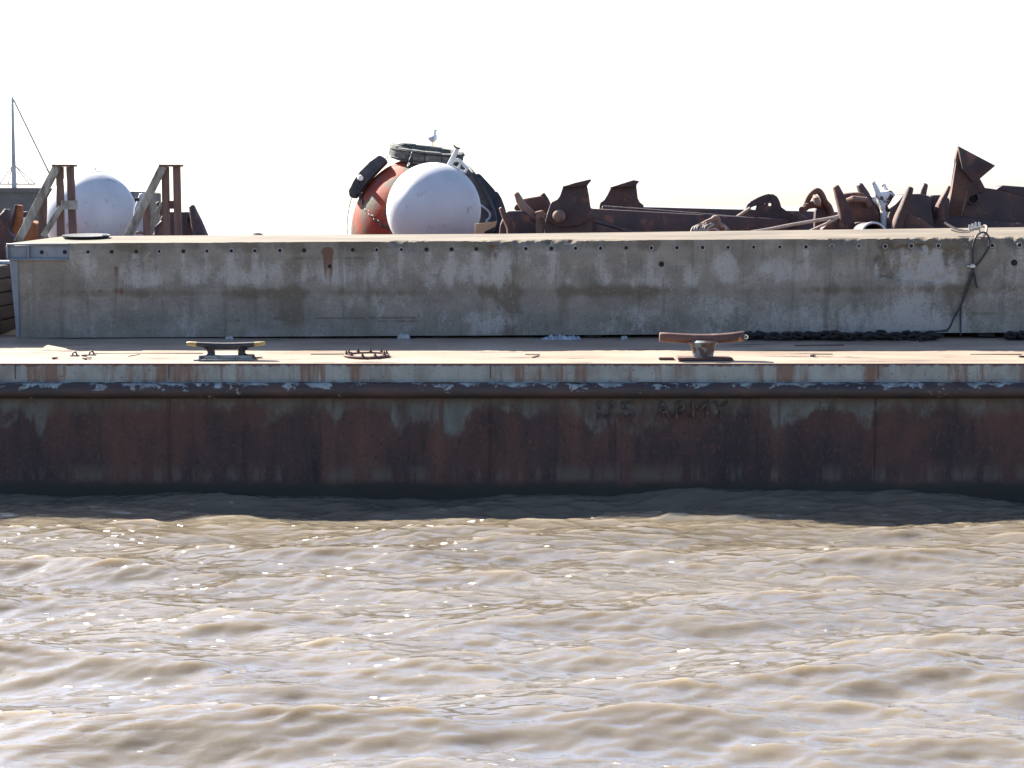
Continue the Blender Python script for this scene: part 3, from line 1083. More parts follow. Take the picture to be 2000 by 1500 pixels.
def stair_frame(label, g, cap, diag, posts, block, brace):
    t = thing('timber_stair_rail', label, 'stair rail', (at(posts[1][0][0], 460, YT).x, YT, ZS), g)
    timber('handrail', diag[0], diag[1], diag[2], .06, M['wood_grey'], t, YT - .10)
    bm = bmesh.new()
    A, B = at(cap[0], cap[2], YT), at(cap[1], cap[3], YT)
    a_box(bm, ((A.x + B.x) / 2, YT, (A.z + B.z) / 2), (B.x - A.x, .34, abs(A.z - B.z)))
    bevel(bm, .005, 1)
    finish(bm, 'cap_board', M['wood_brown'], t, True, 30)
    for (a, b, w_, dy) in posts:
        bm = bmesh.new()
        A, B = at(a[0], a[1], YT + dy), at(b[0], b[1], YT + dy)
        d = (B - A); B = A + d * ((A.z - ZS) / (A.z - B.z))
        beam(bm, A, B, px(w_, YT), .12)
        bevel(bm, .006, 1)
        finish(bm, 'post', M['wood_brown'], t, True, 30)
    if block:
        bm = bmesh.new()
        A, B = at(block[0], block[2], YT), at(block[1], block[3], YT)
        a_box(bm, ((A.x + B.x) / 2, YT - .02 + block[4], (A.z + B.z) / 2), (B.x - A.x, .05, abs(A.z - B.z)))
        finish(bm, 'rail_block', M['wood_brown'] if block[4] > 0 else M['wood_grey'], t, False)
    timber('brace', brace[0], brace[1], brace[2], .05, M['wood_grey'], t, YT - .05 + brace[3])
    return t


stair_frame('weathered timber stair rail in front of the left edge of the left white buoy', 'timber stair rails on the wall',
            (105, 147, 321.5, 325.5), ((112, 324), (35, 473), 15.5),
            (((117, 326), (119, 466), 13, 0), ((137, 326), (143, 464), 13.5, .0), ((85, 378), (82, 468), 14, .02)),
            (122, 154, 391.5, 409, -.10), ((120, 404), (84, 462), 11, -.06))
stair_frame('weathered timber stair rail at the right side of the left white buoy', 'timber stair rails on the wall',
            (313, 355.5, 321.5, 325.5), ((319, 324), (249, 464), 15.5),
            (((323, 326), (325, 462), 13.5, 0), ((345, 325), (348, 461), 13.5, .0), ((286, 396), (288, 461), 14, .02)),
            (329, 341, 392, 408, .06), ((318, 396), (288, 446), 8, .05))


# ------------------------------------------------------------------ buoys
def ball(bm, c, r, seg=56, rings=36, dents=(), flat=None):
    c = Vector(c)
    rows_ = []
    for i in range(rings + 1):
        th = math.pi * i / rings
        row = []
        for k in range(seg if 0 < i < rings else 1):
            ph = 2 * math.pi * k / seg
            n = Vector((math.sin(th) * math.cos(ph), math.sin(th) * math.sin(ph), math.cos(th)))
            rr_ = r
            for (d, wd, dep) in dents:
                ang_ = n.angle(Vector(d).normalized())
                rr_ -= dep * math.exp(-(ang_ / wd) ** 2)
            p = c + n * rr_
            if flat is not None and p.z < flat: p.z = flat
            row.append(bm.verts.new(p))
        rows_.append(row)
    for a_, b_ in zip(rows_, rows_[1:]):
        for k in range(seg):
            k2 = (k + 1) % seg
            if len(a_) == 1: bm.faces.new((a_[0], b_[k], b_[k2]))
            elif len(b_) == 1: bm.faces.new((a_[k], b_[0], a_[k2]))
            else: bm.faces.new((a_[k], b_[k], b_[k2], a_[k2]))


YB1, YB2, YR = 45.0, 46.2, 50.4
wb1 = thing('white_buoy', 'round white buoy standing behind the two timber stair rails', 'buoy', (at(178, 423, YB1).x, YB1, ZS), 'white spherical buoys')
bm = bmesh.new()
ball(bm, at(178, 424, YB1), px(90, YB1), dents=(((.3, -.9, .1), .25, .012), ((-.5, -.6, .5), .3, .01)), flat=ZS)
finish(bm, 'buoy_body', M['white_paint'], wb1, True, 180)
bm = bmesh.new()
c = at(186, 335, YB1)
lathe(bm, [(0, .03), (.10, .03), (.14, .01), (.15, -.05)], c, (0.05, 0, 1), 16)
a_box(bm, c + Vector((0, 0, .05)), (.05, .03, .06))
finish(bm, 'top_cap', M['white_steel'], wb1)

wb2 = thing('white_buoy', 'round white buoy leaning before the big red buoy, cream fittings on its shoulder', 'buoy', (at(847, 410, YB2).x, YB2, ZS), 'white spherical buoys')
bm = bmesh.new()
ball(bm, at(847, 410, YB2), px(92, YB2), dents=(((-.72, -.55, .45), .16, .03), ((-.60, -.35, .70), .22, .015), ((.5, -.8, -.2), .4, .012)))
finish(bm, 'buoy_body', M['white_paint'], wb2, True, 180)
bm = bmesh.new()
loft(bm, [at(875, 328, YB2), at(889, 300, YB2), at(893, 291, YB2)], [(px(5.5, YB2), .05), (px(4.5, YB2), .05), (px(4, YB2), .05)], power=4)
finish(bm, 'lifting_arm', M['white_steel'], wb2)
bm = bmesh.new()
loft(bm, [at(886, 283, YB2), at(889, 287, YB2), at(894, 290, YB2), at(899, 290, YB2)], [.018, .025, .03, .02], seg=8)
finish(bm, 'arm_head', M['rust_tan'], wb2)
bm = bmesh.new()
Yk = YB2 + .05
for a_, b_, r_ in (((882, 314), (896, 312), 3), ((896, 312), (914, 330), 3.2), ((878, 322), (908, 337), 2.8), ((900, 316), (895, 330), 2.4), ((913, 328), (908, 338), 2.4), ((883, 313), (878, 323), 2.5)):
    loft(bm, [at(*a_, Yk), at(*b_, Yk)], [(px(r_, Yk), .07)] * 2, seg=8, power=4)
finish(bm, 'bracket', M['white_steel'], wb2)
bm = bmesh.new()
c = at(847, 500, YB2)
a_box(bm, (c.x, YB2, ZS + .05), (.9, .5, .12))
finish(bm, 'chock', M['wood_dark'], wb2, False)

rb = thing('red_buoy', 'big faded red buoy ringed with dark fenders behind the white buoy', 'buoy', (at(835, 450, YR).x, YR, ZS))
bm = bmesh.new()
rp = px(149, YR)
cz = at(835, 455, YR).z
lathe(bm, [(0, ZS), (rp * .985, ZS), (rp, cz)] + [(rp * math.cos(a_), cz + rp * math.sin(a_)) for a_ in np.linspace(.08, math.pi / 2 - .02, 20)] + [(0, cz + rp)], (at(835, 455, YR).x, YR, 0), (0, 0, 1), 56)
finish(bm, 'buoy_body', M['red_buoy'], rb, True, 50)
# top fender ring of timber blocks, tipped a little
qt = Quaternion((1, 0, 0), R(7)) @ Quaternion((0, 1, 0), R(7))
cr = at(833, 302, YR)
ringr = px(64, YR)
for k in range(14):
    a_ = 2 * math.pi * k / 14
    bm = bmesh.new()
    p = Vector((ringr * math.cos(a_), ringr * math.sin(a_), random.uniform(-.015, .02)))
    q = qt @ Quaternion((0, 0, 1), a_)
    a_box(bm, cr + qt @ p, (.20, 2 * math.pi * ringr / 14 * 1.08, px(25, YR) * random.uniform(.92, 1.05)), q)
    bevel(bm, .025, 2)
    finish(bm, 'fender_block', M['fender_wood'], rb)
bm = bmesh.new()
for h in (-.10, .10):
    for k in range(48):
        pass
    pts = [cr + qt @ Vector(((ringr + .115) * math.cos(2 * math.pi * k / 40), (ringr + .115) * math.sin(2 * math.pi * k / 40), h)) for k in range(41)]
    loft(bm, pts, [.018] * 41, seg=6)
finish(bm, 'fender_band', M['iron_black'], rb)
bm = bmesh.new()
lathe(bm, [(0, .0), (ringr - .1, .0), (ringr - .1, -.1), (0, -.1)], cr + Vector((0, 0, .03)), qt @ Vector((0, 0, 1)), 28)
finish(bm, 'top_plate', M['rubber'], rb)
plate_obj('fender_pad', [(680, 371), (682, 384), (692, 389), (703, 374), (718, 354), (736, 335), (755, 316), (748, 307), (740, 302), (720, 316), (703, 335), (690, 354)], YR - .55, .9, M['rubber'], rb, .05, 2)
plate_obj('fender_pad', [(913, 335), (927, 339), (941, 361), (957, 385), (968, 411), (972, 433), (965, 456), (936, 456), (930, 400), (915, 352)], YR - 1.80, 1.3, M['rubber'], rb, .06, 2)
plate_obj('fender_pad', [(926, 339), (936, 338), (946, 349), (962, 374), (971, 373), (979, 387), (988, 411), (992, 458), (962, 458), (962, 420), (948, 378)], YR - 1.15, 1.3, M['rubber'], rb, .06, 2)
bm = bmesh.new()
rope(bm, [at(905, 316, YR - 1.0), at(925, 338, YR - 1.75), at(945, 368, YR - 1.85), at(962, 410, YR - 1.84)], .035, 5)
finish(bm, 'fender_strap', M['iron_black'], rb)
bm = bmesh.new()
loft(bm, [at(703, 347, YR - .62), at(704.5, 347.6, YR - .8)], [.07, .065], seg=12)
finish(bm, 'pin', M['white_steel'], rb)
bm = bmesh.new()
rope(bm, [at(687, 387, YR - .2), at(683, 400, YR - .3), at(679, 425, YR - .4), at(678, 448, YR - .4), at(681, 462, YR - .4)], .010, 5, 6)
finish(bm, 'lashing_wire', M['iron_black'], rb)
bm = bmesh.new()
rope(bm, [at(750, 313, YR - .2), at(757, 307, YR - .3), at(764, 306, YR - .4)], .012, 4, 6)
finish(bm, 'lashing_wire', M['iron_black'], rb)


# chains: every link a part
def link_mesh_data(name, L, W, r, mat):
    bm = bmesh.new()
    pts = []
    s = (L - W) / 2
    for k in range(20):
        a_ = 2 * math.pi * k / 20
        x = (W / 2 - r) * math.sin(a_)
        z = (W / 2 - r) * math.cos(a_) + (s if math.cos(a_) >= 0 else -s)
        pts.append(Vector((x, 0, z)))
    n = len(pts)
    rings = []
    for i in range(n):
        t = (pts[(i + 1) % n] - pts[i - 1]).normalized()
        nrm = Vector((0, 1, 0)); b_ = t.cross(nrm)
        rings.append([bm.verts.new(pts[i] + (nrm * math.cos(a2) + b_ * math.sin(a2)) * r) for a2 in [2 * math.pi * k / 7 for k in range(7)]])
    for i in range(n):
        for k in range(7):
            bm.faces.new((rings[i][k], rings[i][(k + 1) % 7], rings[(i + 1) % n][(k + 1) % 7], rings[(i + 1) % n][k]))
    bmesh.ops.recalc_face_normals(bm, faces=bm.faces)
    me = bpy.data.meshes.new(name); bm.to_mesh(me); bm.free()
    me.materials.append(mat); me.shade_smooth()
    return me


def chain(par, path, me, pitch, seed=1, jitter=.25):
    rs = random.Random(seed)
    pts = catmull(path, 10)
    acc, nxt, k = 0.0, 0.0, 0
    for a_, b_ in zip(pts, pts[1:]):
        seg_l = (b_ - a_).length
        while nxt <= acc + seg_l and seg_l > 0:
            p = a_.lerp(b_, (nxt - acc) / seg_l)
            d = (b_ - a_).normalized()
            q = d.to_track_quat('Z', 'Y') @ Quaternion((0, 0, 1), (math.pi / 2 * (k % 2)) + rs.uniform(-jitter, jitter) + .4)
            o = bpy.data.objects.new('link', me)
            COL.objects.link(o)
            o.parent = par
            o.location = p - Vector(par.location)
            o.rotation_mode = 'QUATERNION'
            o.rotation_quaternion = q
            nxt += pitch; k += 1
        acc += seg_l


lk = link_mesh_data('link', .17, .105, .022, M['iron_black'])
bc = thing('chain', 'dark chain hanging across the red buoy from its left fender', 'chain', at(704, 350, YR - .8))
cpath = []
for (u, v) in ((704, 349), (702, 366), (704, 383), (712, 403), (726, 421), (742, 436), (757, 447)):
    p = at(u, v, YR)
    rr2 = max(0, rp ** 2 - (p.x - at(835, 455, YR).x) ** 2 - (p.z - cz) ** 2)
    cpath.append(at(u, v, YR - max(.62, math.sqrt(rr2) + .05)))
chain(bc, cpath, lk, .125)
bc2 = thing('chain', 'short dark chain hanging from the top fender ring of the red buoy', 'chain', at(803, 303, YR - 1.0))
chain(bc2, [at(804, 303, YR - .98), at(802, 314, YR - 1.0), at(797, 326, YR - 1.1)], lk, .125, 3)

# ------------------------------------------------------------------ gull
Yg_ = YR - .75
gull = thing('seagull', 'white seagull perched on top of the big red buoy', 'seagull', at(845, 283, Yg_))
bm = bmesh.new()
gp = [(836.2, 268.5, .6), (837.8, 269.5, 1.6), (839.5, 270.2, 3.0), (842, 270.8, 5.6), (845, 270.2, 7.2), (847.5, 267.8, 6.6), (848.9, 264.2, 4.6), (849.3, 260.6, 3.2), (849.1, 257.4, 2.9), (849.2, 255.0, 3.0), (850.0, 253.4, 2.4), (851.0, 253.0, 1.2)]
loft(bm, [at(u, v + 1, Yg_) for u, v, r_ in gp], [(px(r_, Yg_), px(r_ * .9, Yg_)) for u, v, r_ in gp], seg=14)
finish(bm, 'body', M['gull'], gull, True, 180)
for s in (-1, 1):
    bm = bmesh.new()
    pts = [at(847, 268, Yg_ + s * .075), at(843, 271.5, Yg_ + s * .088), at(839, 270.5, Yg_ + s * .07), at(834.8, 268.2, Yg_ + s * .03)]
    loft(bm, pts, [(.03, .012), (.062, .016), (.045, .012), (.006, .004)], seg=10)
    finish(bm, 'wing', M['gull_wing'], gull, True, 180)
    bm = bmesh.new()
    loft(bm, [at(845.2 + s * .8, 276, Yg_ + s * .03), at(845.4 + s * .8, 287, Yg_ + s * .03)], [.008, .006], seg=6)
    loft(bm, [at(844.5 + s * .8, 287, Yg_ + s * .03), at(848 + s * .8, 287.2, Yg_ + s * .03)], [(.004, .018), (.003, .022)], seg=6)
    finish(bm, 'leg', M['beak'], gull)
    bm = bmesh.new()
    ball(bm, at(850.2, 254.0, Yg_ + s * .026), .006, 8, 6)
    finish(bm, 'eye', M['iron_black'], gull)
bm = bmesh.new()
loft(bm, [at(851, 254.2, Yg_), at(853.2, 254.9, Yg_), at(855, 256, Yg_)], [(.013, .011), (.010, .009), (.003, .003)], seg=8)
finish(bm, 'beak', M['beak'], gull)

# ------------------------------------------------------------------ anchors
AG = 'rusty anchors stored on the barge behind the wall'


def anchor(label, u, Y):
    return thing('anchor', label, 'anchor', (at(u, 460, Y).x, Y, ZS), AG)


def dn(outline, Y):
    """continue an outline's hidden lower side down to the deck it rests on"""
    return outline


BV = 462 + 46       # the hidden feet of the anchors reach down behind the wall
# far left pair
a = anchor('dark anchor fluke at the far left, partly cut off, beside the orange one', 5, 41)
plate_obj('fluke', [(-6, 432), (7, 407), (15, 409), (14, 431), (10, 441), (12, 452), (28, 465), (28, BV), (-40, BV), (-40, 440)], 41, .35, M['rust_dark'], a, .04)
a = anchor('bright orange rusty anchor behind the left timber stair rail', 45, 42)
plate_obj('fluke', [(30, 400), (36, 400), (43, 402), (42, 432), (40, 440), (36, BV), (8, BV), (15, 450), (22, 432)], 42, .16, M['rust_orange'], a, .02)
plate_obj('fluke_edge', [(29, 399.5), (33, 400), (26, 432), (20, 452), (14, BV), (4, BV), (14, 450), (21, 432)], 41.93, .06, M['rust_dark'], a, .012)
plate_obj('crown', [(40, 437), (58, 431), (72, 438), (73, BV), (34, BV), (36, 462)], 42.2, .6, M['rust_orange'], a, .03)
bp = thing('white_post', 'short white post with a dark rounded cap behind the left stair rail', 'post', (at(50, 430, 44).x, 44, ZS))
bm = bmesh.new()
c = at(50, 424, 44)
lathe(bm, [(px(7.5, 44), ZS - c.z), (px(7.5, 44), 0), (0, 0)], c, (0, 0, 1), 18)
finish(bm, 'post_body', M['white_steel'], bp)
bm = bmesh.new()
lathe(bm, [(px(8.5, 44), 0), (px(8.5, 44), px(6, 44)), (px(6, 44), px(10, 44)), (0, px(11, 44))], c, (0, 0, 1), 18)
finish(bm, 'post_cap', M['rust_dark'], bp)
# dark anchor behind the right stair rail
a = anchor('dark anchor with one blunt horn right of the right stair rail', 350, 41)
horn('fluke', [(375, 404, 5.5), (379, 418, 8), (384, 434, 11), (389, 452, 13), (392, 475, 15)], 41, M['rust_dark'], a, .25)
plate_obj('crown', [(312, 428), (318, 416), (330, 414), (352, 414), (366, 413), (374, 420), (386, 440), (396, 462), (400, BV), (288, BV), (297, 458), (307, 446)], 41.2, .9, M['rust_dark'], a, .07, 3)
horn('fluke', [(309, 397, 4.5), (314, 408, 6), (322, 425, 8), (330, 450, 10)], 42, M['rust'], a, .2)
bm = bmesh.new()
lathe(bm, [(.13, 0), (.13, .07), (.08, .075), (.07, .0)], at(374, 431, 41.18), (0.1, -1, .1), 18, closed=True)
finish(bm, 'eye_ring', M['rust_dark'], a)
bm = bmesh.new()
rope(bm, [at(266, 455, 40.8), at(276, 454, 40.8), at(284, 458, 40.8)], .03, 5)
finish(bm, 'lug', M['rust_tan'], a)
a = anchor('small pale grey studded anchor tip between the left buoy and the right stair rail', 278, 43)
horn('fluke', [(277, 381, 5), (275, 392, 7), (271, 408, 9), (272, 440, 12), (272, 470, 13)], 43, M['mast'], a, .15)
for (u, v) in ((266, 388), (266, 391)):
    bm = bmesh.new()
    loft(bm, [at(u - 3, v, 42.9), at(u + 6, v, 42.9)], [.02, .02], seg=8)
    finish(bm, 'stud', M['rust'], a)
dm = thing('rusty_drum', 'low dark drum lid showing over the wall left of the red buoy', 'drum', (at(500, 460, 44).x, 44, ZS))
bm = bmesh.new()
lathe(bm, [(px(15, 44), ZS - at(500, 457, 44).z), (px(15, 44), 0), (px(11, 44), px(3.2, 44)), (px(5, 44), px(4.6, 44)), (0, px(5, 44))], at(500, 459, 44), (0, 0, 1), 24)
finish(bm, 'drum_body', M['rust_dark'], dm)

# anchor right of the red buoy
a = anchor('tan and brown anchor with raised horns beside the dark fenders of the red buoy', 1030, 41)
horn('fluke', [(1009, 379, 5.5), (1015, 392, 7.5), (1024, 405, 8.5), (1036, 418, 10), (1047, 435, 12), (1051, 475, 14)], 41, M['rust_tan'], a, .17)
horn('fluke', [(1060, 381, 5.5), (1065, 390, 6.5), (1070, 404, 8), (1073, 425, 10), (1076, 470, 14)], 42.4, M['rust'], a, .2)
horn('fluke', [(978, 407, 3.5), (983, 416, 5.5), (990, 428, 8), (999, 442, 11), (1006, 475, 14)], 40.4, M['rust'], a, .2)
plate_obj('crown', [(1004, 402), (1022, 388), (1058, 382), (1071, 396), (1078, 410), (1076, 425), (1040, 425), (1020, 412), (1004, 411)], 41.4, .9, M['rust'], a, .05, 3)
plate_obj('body', [(988, 412), (1022, 411), (1046, 430), (1056, 448), (1062, BV), (972, BV), (976, 440)], 40.8, 1.0, M['rust_dark'], a, .06, 3)
bm = bmesh.new()
lathe(bm, [(px(6.5, 40.4), 0), (px(6.5, 40.4), .06), (px(4.2, 40.4), .06), (px(4.2, 40.4), 0)], at(1058, 429, 40.7), (0.1, -1, .1), 20, closed=True)
finish(bm, 'ring', M['rust_tan'], a)
plate_obj('cheek', [(1044, 414), (1060, 410), (1072, 424), (1074, 440), (1062, 455), (1052, BV), (1044, BV), (1050, 440)], 40.75, .3, M['rust_tan'], a, .04)
bx = thing('plywood_box', 'tan wedge of plywood jutting out between the white buoy and anchor', 'box', (at(950, 445, 44).x, 44.4, ZS))
plate_obj('side_board', [(928, 437), (970, 432.5), (967, 443), (946, 452), (935, BV), (926, BV)], 44, .03, M['ply'], bx, .004, 1)
plate_obj('end_board', [(966, 433.5), (970, 432.5), (967, 443), (946, 452), (945, 450), (963, 442)], 44.04, .7, M['ply'], bx, .004, 1)
st = thing('hose', 'pale blue hose looped over the dark fenders beside the white buoy', 'hose', at(950, 432, 47))
bm = bmesh.new()
rope(bm, [at(936, 399, 48.55), at(947, 406, 48.5), at(954, 413, 48.5), at(957, 420, 48.5), at(955, 427, 48.5), at(950, 431, 48.5), at(953, 436, 48.5)], .028, 6)
finish(bm, 'hose_body', M['rag'], st)


# two long-shanked anchors
def fin_anchor(label, u, Y, fin, shank, boss, extra):
    a = anchor(label, u, Y)
    plate_obj('fluke', fin, Y, .16, M['rust_dark'], a, .02)
    return a


a = anchor('nearer long-shanked anchor with a swept dark fin and shank lying rightward', 1200, 40)
plate_obj('fin', [(1066, 428), (1075, 398), (1079, 393), (1090, 391), (1095, 384), (1099, 364), (1125, 357), (1154, 350), (1155, 353), (1145, 363), (1150, 380), (1153, 402), (1160, 425), (1130, 440), (1090, 444)], 40.1, .14, M['rust_dark'], a, .02)
plate_obj('fin_edge', [(1098, 364), (1125, 356.5), (1154, 349.5), (1155, 353), (1146, 362), (1120, 366)], 39.9, .5, M['rust_dark'], a, .02)
plate_obj('crown', [(1064, 440), (1068, 422), (1076, 400), (1092, 394), (1130, 398), (1156, 404), (1165, 425), (1150, 450), (1150, BV), (1060, BV)], 40.25, .8, M['rust_dark'], a, .08, 3)
bm = bmesh.new()
ball(bm, at(1092, 422, 40.03), px(13, 40), 24, 16)
finish(bm, 'boss', M['rust_tan'], a, True, 180)
bm = bmesh.new()
A0, A1 = [at(1120, 405, 40.4), at(1540, 428, 43.0)], [at(1120, 470, 40.4), at(1540, 460, 43.0)]
vs = []
for (p, q) in zip(A0, A1):
    for (z, dy) in ((p, 0), (p, .4), (q, .4), (q, 0)):
        vs.append(bm.verts.new(z + Vector((0, dy, 0))))
for q in ((0, 1, 2, 3), (7, 6, 5, 4), (0, 4, 5, 1), (1, 5, 6, 2), (2, 6, 7, 3), (3, 7, 4, 0)):
    bm.faces.new([vs[k] for k in q])
bevel(bm, .035, 2)
finish(bm, 'shank', M['rust_dark'], a)
bm = bmesh.new()
loft(bm, [at(1128, 424, 40.35), at(1220, 450, 40.7), at(1260, 462, 41)], [(.05, .06), (.05, .06), (.05, .06)], seg=8)
finish(bm, 'web', M['rust_dark'], a)
plate_obj('foot', [(1110, 438), (1160, 436), (1215, 452), (1215, BV), (1110, BV)], 40.3, .5, M['rust'], a, .05)
a = anchor('farther long-shanked anchor with a swept dark fin and a pad eye at its end', 1300, 44)
plate_obj('fin', [(1171, 402), (1173, 394), (1183, 391), (1187, 384), (1192, 366), (1215, 358), (1238, 352), (1249, 354), (1241, 363), (1244, 388), (1248, 396), (1257, 400), (1258, 418), (1171, 418)], 44.6, .16, M['rust_dark'], a, .02)
plate_obj('fin_edge', [(1191, 366), (1237, 351.5), (1249, 353.5), (1242, 362), (1236, 366)], 44.4, .55, M['rust_dark'], a, .02)
bm = bmesh.new()
vs = []
for (p, q, dy0) in ((at(1176, 402, 44.4), at(1176, 450, 44.4), .5), (at(1640, 414, 47.5), at(1640, 452, 47.5), .5)):
    for (z, dy) in ((p, 0), (p, dy0), (q, dy0), (q, 0)):
        vs.append(bm.verts.new(z + Vector((0, dy, 0))))
for q in ((0, 1, 2, 3), (7, 6, 5, 4), (0, 4, 5, 1), (1, 5, 6, 2), (2, 6, 7, 3), (3, 7, 4, 0)):
    bm.faces.new([vs[k] for k in q])
bevel(bm, .03, 2)
finish(bm, 'shank', M['rust_dark'], a)
plate_obj('foot', [(1180, 430), (1250, 430), (1250, BV), (1180, BV)], 44.5, .6, M['rust_dark'], a, .04)
# pad eye plate with a window and an eye, cut as two limbs plus a ring
a = anchor('rounded pad eye plate with a round hole standing above the long shanks', 1490, 43)
for ol in ([(1458, 412), (1458, 405), (1460, 398), (1467, 392), (1480, 386), (1492, 381), (1500, 378.5), (1504, 378.5), (1503.6, 391.5), (1498, 393), (1494, 398), (1480, 401), (1472, 402), (1467, 404), (1464, 412)],
           [(1504, 378.5), (1511, 379.5), (1518, 384), (1523, 393), (1525, 405), (1536, 412), (1561, 424), (1561, BV), (1479, BV), (1479, 420), (1477, 409), (1480, 401), (1494, 398), (1496, 404), (1503.6, 407), (1510, 404), (1512, 398), (1508, 393), (1503.6, 391.5)],
           [(1440, 424), (1462, 408), (1479, 411), (1479, BV), (1440, BV)]):
    plate_obj('pad_plate', ol, 43.2, .22, M['rust_dark'], a, .012, 1)
bm = bmesh.new()
lathe(bm, [(px(9.5, 43), -.02), (px(9.5, 43), .05), (px(5.5, 43), .05), (px(3.0, 43), -.02)], at(1503.6, 399.5, 43.22), (0, -1, 0), 24, closed=True)
finish(bm, 'eye_ring', M['rust_dark'], a)
# shackle
a = thing('shackle', 'rusty twisted shackle standing on the shanks left of the horned anchor', 'shackle', (at(1595, 440, 42.5).x, 42.5, ZS))
bm = bmesh.new()
pts = [at(u, v, 42.5) for (u, v) in ((1570, 410), (1575, 398), (1581, 384), (1590, 375), (1598, 373), (1605, 381), (1611, 395), (1619, 405), (1624, 420))]
pts = catmull(pts, 4)
loft(bm, pts, [.055 + .02 * (i / len(pts)) for i in range(len(pts))], seg=10)
finish(bm, 'bow', M['rust'], a)
bm = bmesh.new()
loft(bm, [at(1591, 383, 42.4), at(1594, 389, 42.3), at(1597, 397, 42.3), at(1600, 400, 42.4)], [.04, .07, .07, .04], seg=10)
finish(bm, 'twisted_shank', M['rust_tan'], a)
bm = bmesh.new()
loft(bm, [at(1572, 404, 42.4), at(1590, 399, 42.5), at(1606, 401, 42.6)], [.06, .08, .09], seg=10)
loft(bm, [at(1566, 410, 42.3), at(1575, 406, 42.5)], [.07, .06], seg=8)
finish(bm, 'pin', M['rust'], a)
plate_obj('lug', [(1596, 400), (1612, 396), (1624, 410), (1626, BV), (1590, BV), (1592, 430), (1593, 412)], 42.55, .25, M['rust_dark'], a, .03)
bm = bmesh.new()
loft(bm, [at(1615, 392, 42.4), at(1618, 398, 42.35), at(1615, 400, 42.3)], [.02, .02, .02], seg=6)
finish(bm, 'cotter', M['rust'], a)

# horned anchors at the right
a = anchor('brown anchor with two tall blunt horns just left of the white chipped one', 1665, 40)
horn('fluke', [(1633, 366, 6.5), (1640, 384, 9), (1646, 402, 11), (1650, 420, 13), (1652, 440, 18), (1652, 478, 24)], 40, M['rust'], a, .2)
horn('fluke', [(1679, 362, 6.2), (1687, 378, 9), (1698, 400, 12), (1710, 420, 12), (1716, 440, 10), (1718, 475, 10)], 41.4, M['rust_dark'], a, .24)
plate_obj('crown', [(1641, 382), (1650, 378), (1674, 375), (1690, 378), (1702, 398), (1716, 418), (1722, 446), (1722, BV), (1650, BV), (1655, 410)], 40.5, .9, M['rust'], a, .07, 3)
bm = bmesh.new()
loft(bm, [at(1655, 392, 40.4), at(1666, 388, 40.3), at(1690, 390, 40.35), at(1698, 402, 40.45)], [.05, .06, .06, .05], seg=8)
finish(bm, 'ridge', M['rust_tan'], a)
plate_obj('toe', [(1606, 446), (1622, 432), (1637, 422), (1640, 440), (1630, BV), (1606, BV)], 39.9, .35, M['rust'], a, .03)
a = anchor('white anchor with chipped paint leaning between two brown anchors', 1720, 41)
horn('fluke', [(1704.5, 356, 3.8), (1709, 366, 5), (1715, 380, 6), (1722, 395, 7), (1728, 410, 8), (1728, 440, 8), (1728, 480, 8)], 40.6, M['white_chipped'], a, .15)
horn('fluke', [(1725, 360, 3.4), (1728, 368, 4), (1733, 380, 6), (1738, 400, 8)], 42.4, M['white_chipped'], a, .15)
plate_obj('crown', [(1702, 390), (1718, 374), (1743, 371.5), (1748, 380), (1753, 391), (1742, 414), (1732, 424), (1720, 410)], 41.2, .8, M['white_chipped'], a, .05, 3)
plate_obj('body', [(1724, 412), (1744, 408), (1744, BV), (1722, BV)], 41.5, .6, M['white_chipped'], a, .05)
a = anchor('reddish brown anchor with two horns right of the white chipped one', 1780, 40)
horn('fluke', [(1777, 369, 6.5), (1772, 386, 8), (1766, 404, 9.5), (1758, 424, 11), (1752, 444, 12), (1750, 478, 14)], 39.8, M['rust'], a, .2)
horn('fluke', [(1806, 362, 6), (1802, 372, 7.5), (1798, 390, 9), (1794, 410, 11)], 41.2, M['rust_dark'], a, .2)
plate_obj('crown', [(1736, 416), (1750, 398), (1762, 382), (1768, 379), (1798, 378.5), (1816, 383), (1821, 391), (1817, 416), (1821, 438), (1830, 446), (1830, BV), (1734, BV), (1734, 430)], 40.3, .9, M['rust_dark'], a, .06, 3)
plate_obj('toe', [(1756, 432), (1775, 418), (1800, 428), (1826, 446), (1826, BV), (1750, BV)], 39.7, .3, M['rust'], a, .03)
a = anchor('dark anchor with a single thin horn tucked against the big plate fluke', 1840, 41)
horn('fluke', [(1852.5, 365, 3.4), (1849, 374, 4.6), (1842, 388, 6.5), (1836, 402, 8), (1834, 430, 10)], 40.6, M['rust'], a, .16)
plate_obj('crown', [(1819, 386), (1826, 381), (1840, 381), (1856, 388), (1853, 430), (1852, BV), (1818, BV)], 40.9, .8, M['rust_dark'], a, .06, 3)
# pipe with a white rim
pp = thing('pipe', 'dark pipe with a white rim lying before the horned anchors', 'pipe', (at(1706, 460, 38.6).x, 38.6, ZS))
c = at(1706, 459, 38.6)
bm = bmesh.new()
lathe(bm, [(px(24, 38.6), 0), (px(24, 38.6), 2.2), (px(20, 38.6), 2.2), (px(20, 38.6), .03)], c, (0, 1, 0), 30, closed=True)
finish(bm, 'pipe_wall', M['rust_dark'], pp)
bm = bmesh.new()
lathe(bm, [(px(26, 38.6), -.03), (px(26, 38.6), .05), (px(24.2, 38.6), .05), (px(22.5, 38.6), -.03)], c, (0, 1, 0), 30, closed=True)
finish(bm, 'rim', M['white_paint'], pp)
bm = bmesh.new()
for s in (-1, 1):
    a_box(bm, (c.x + s * .2, c.y + 1.0, (ZS + c.z - .17) / 2), (.12, 1.2, max(.05, c.z - .17 - ZS)))
finish(bm, 'cradle', M['wood_dark'], pp, False)

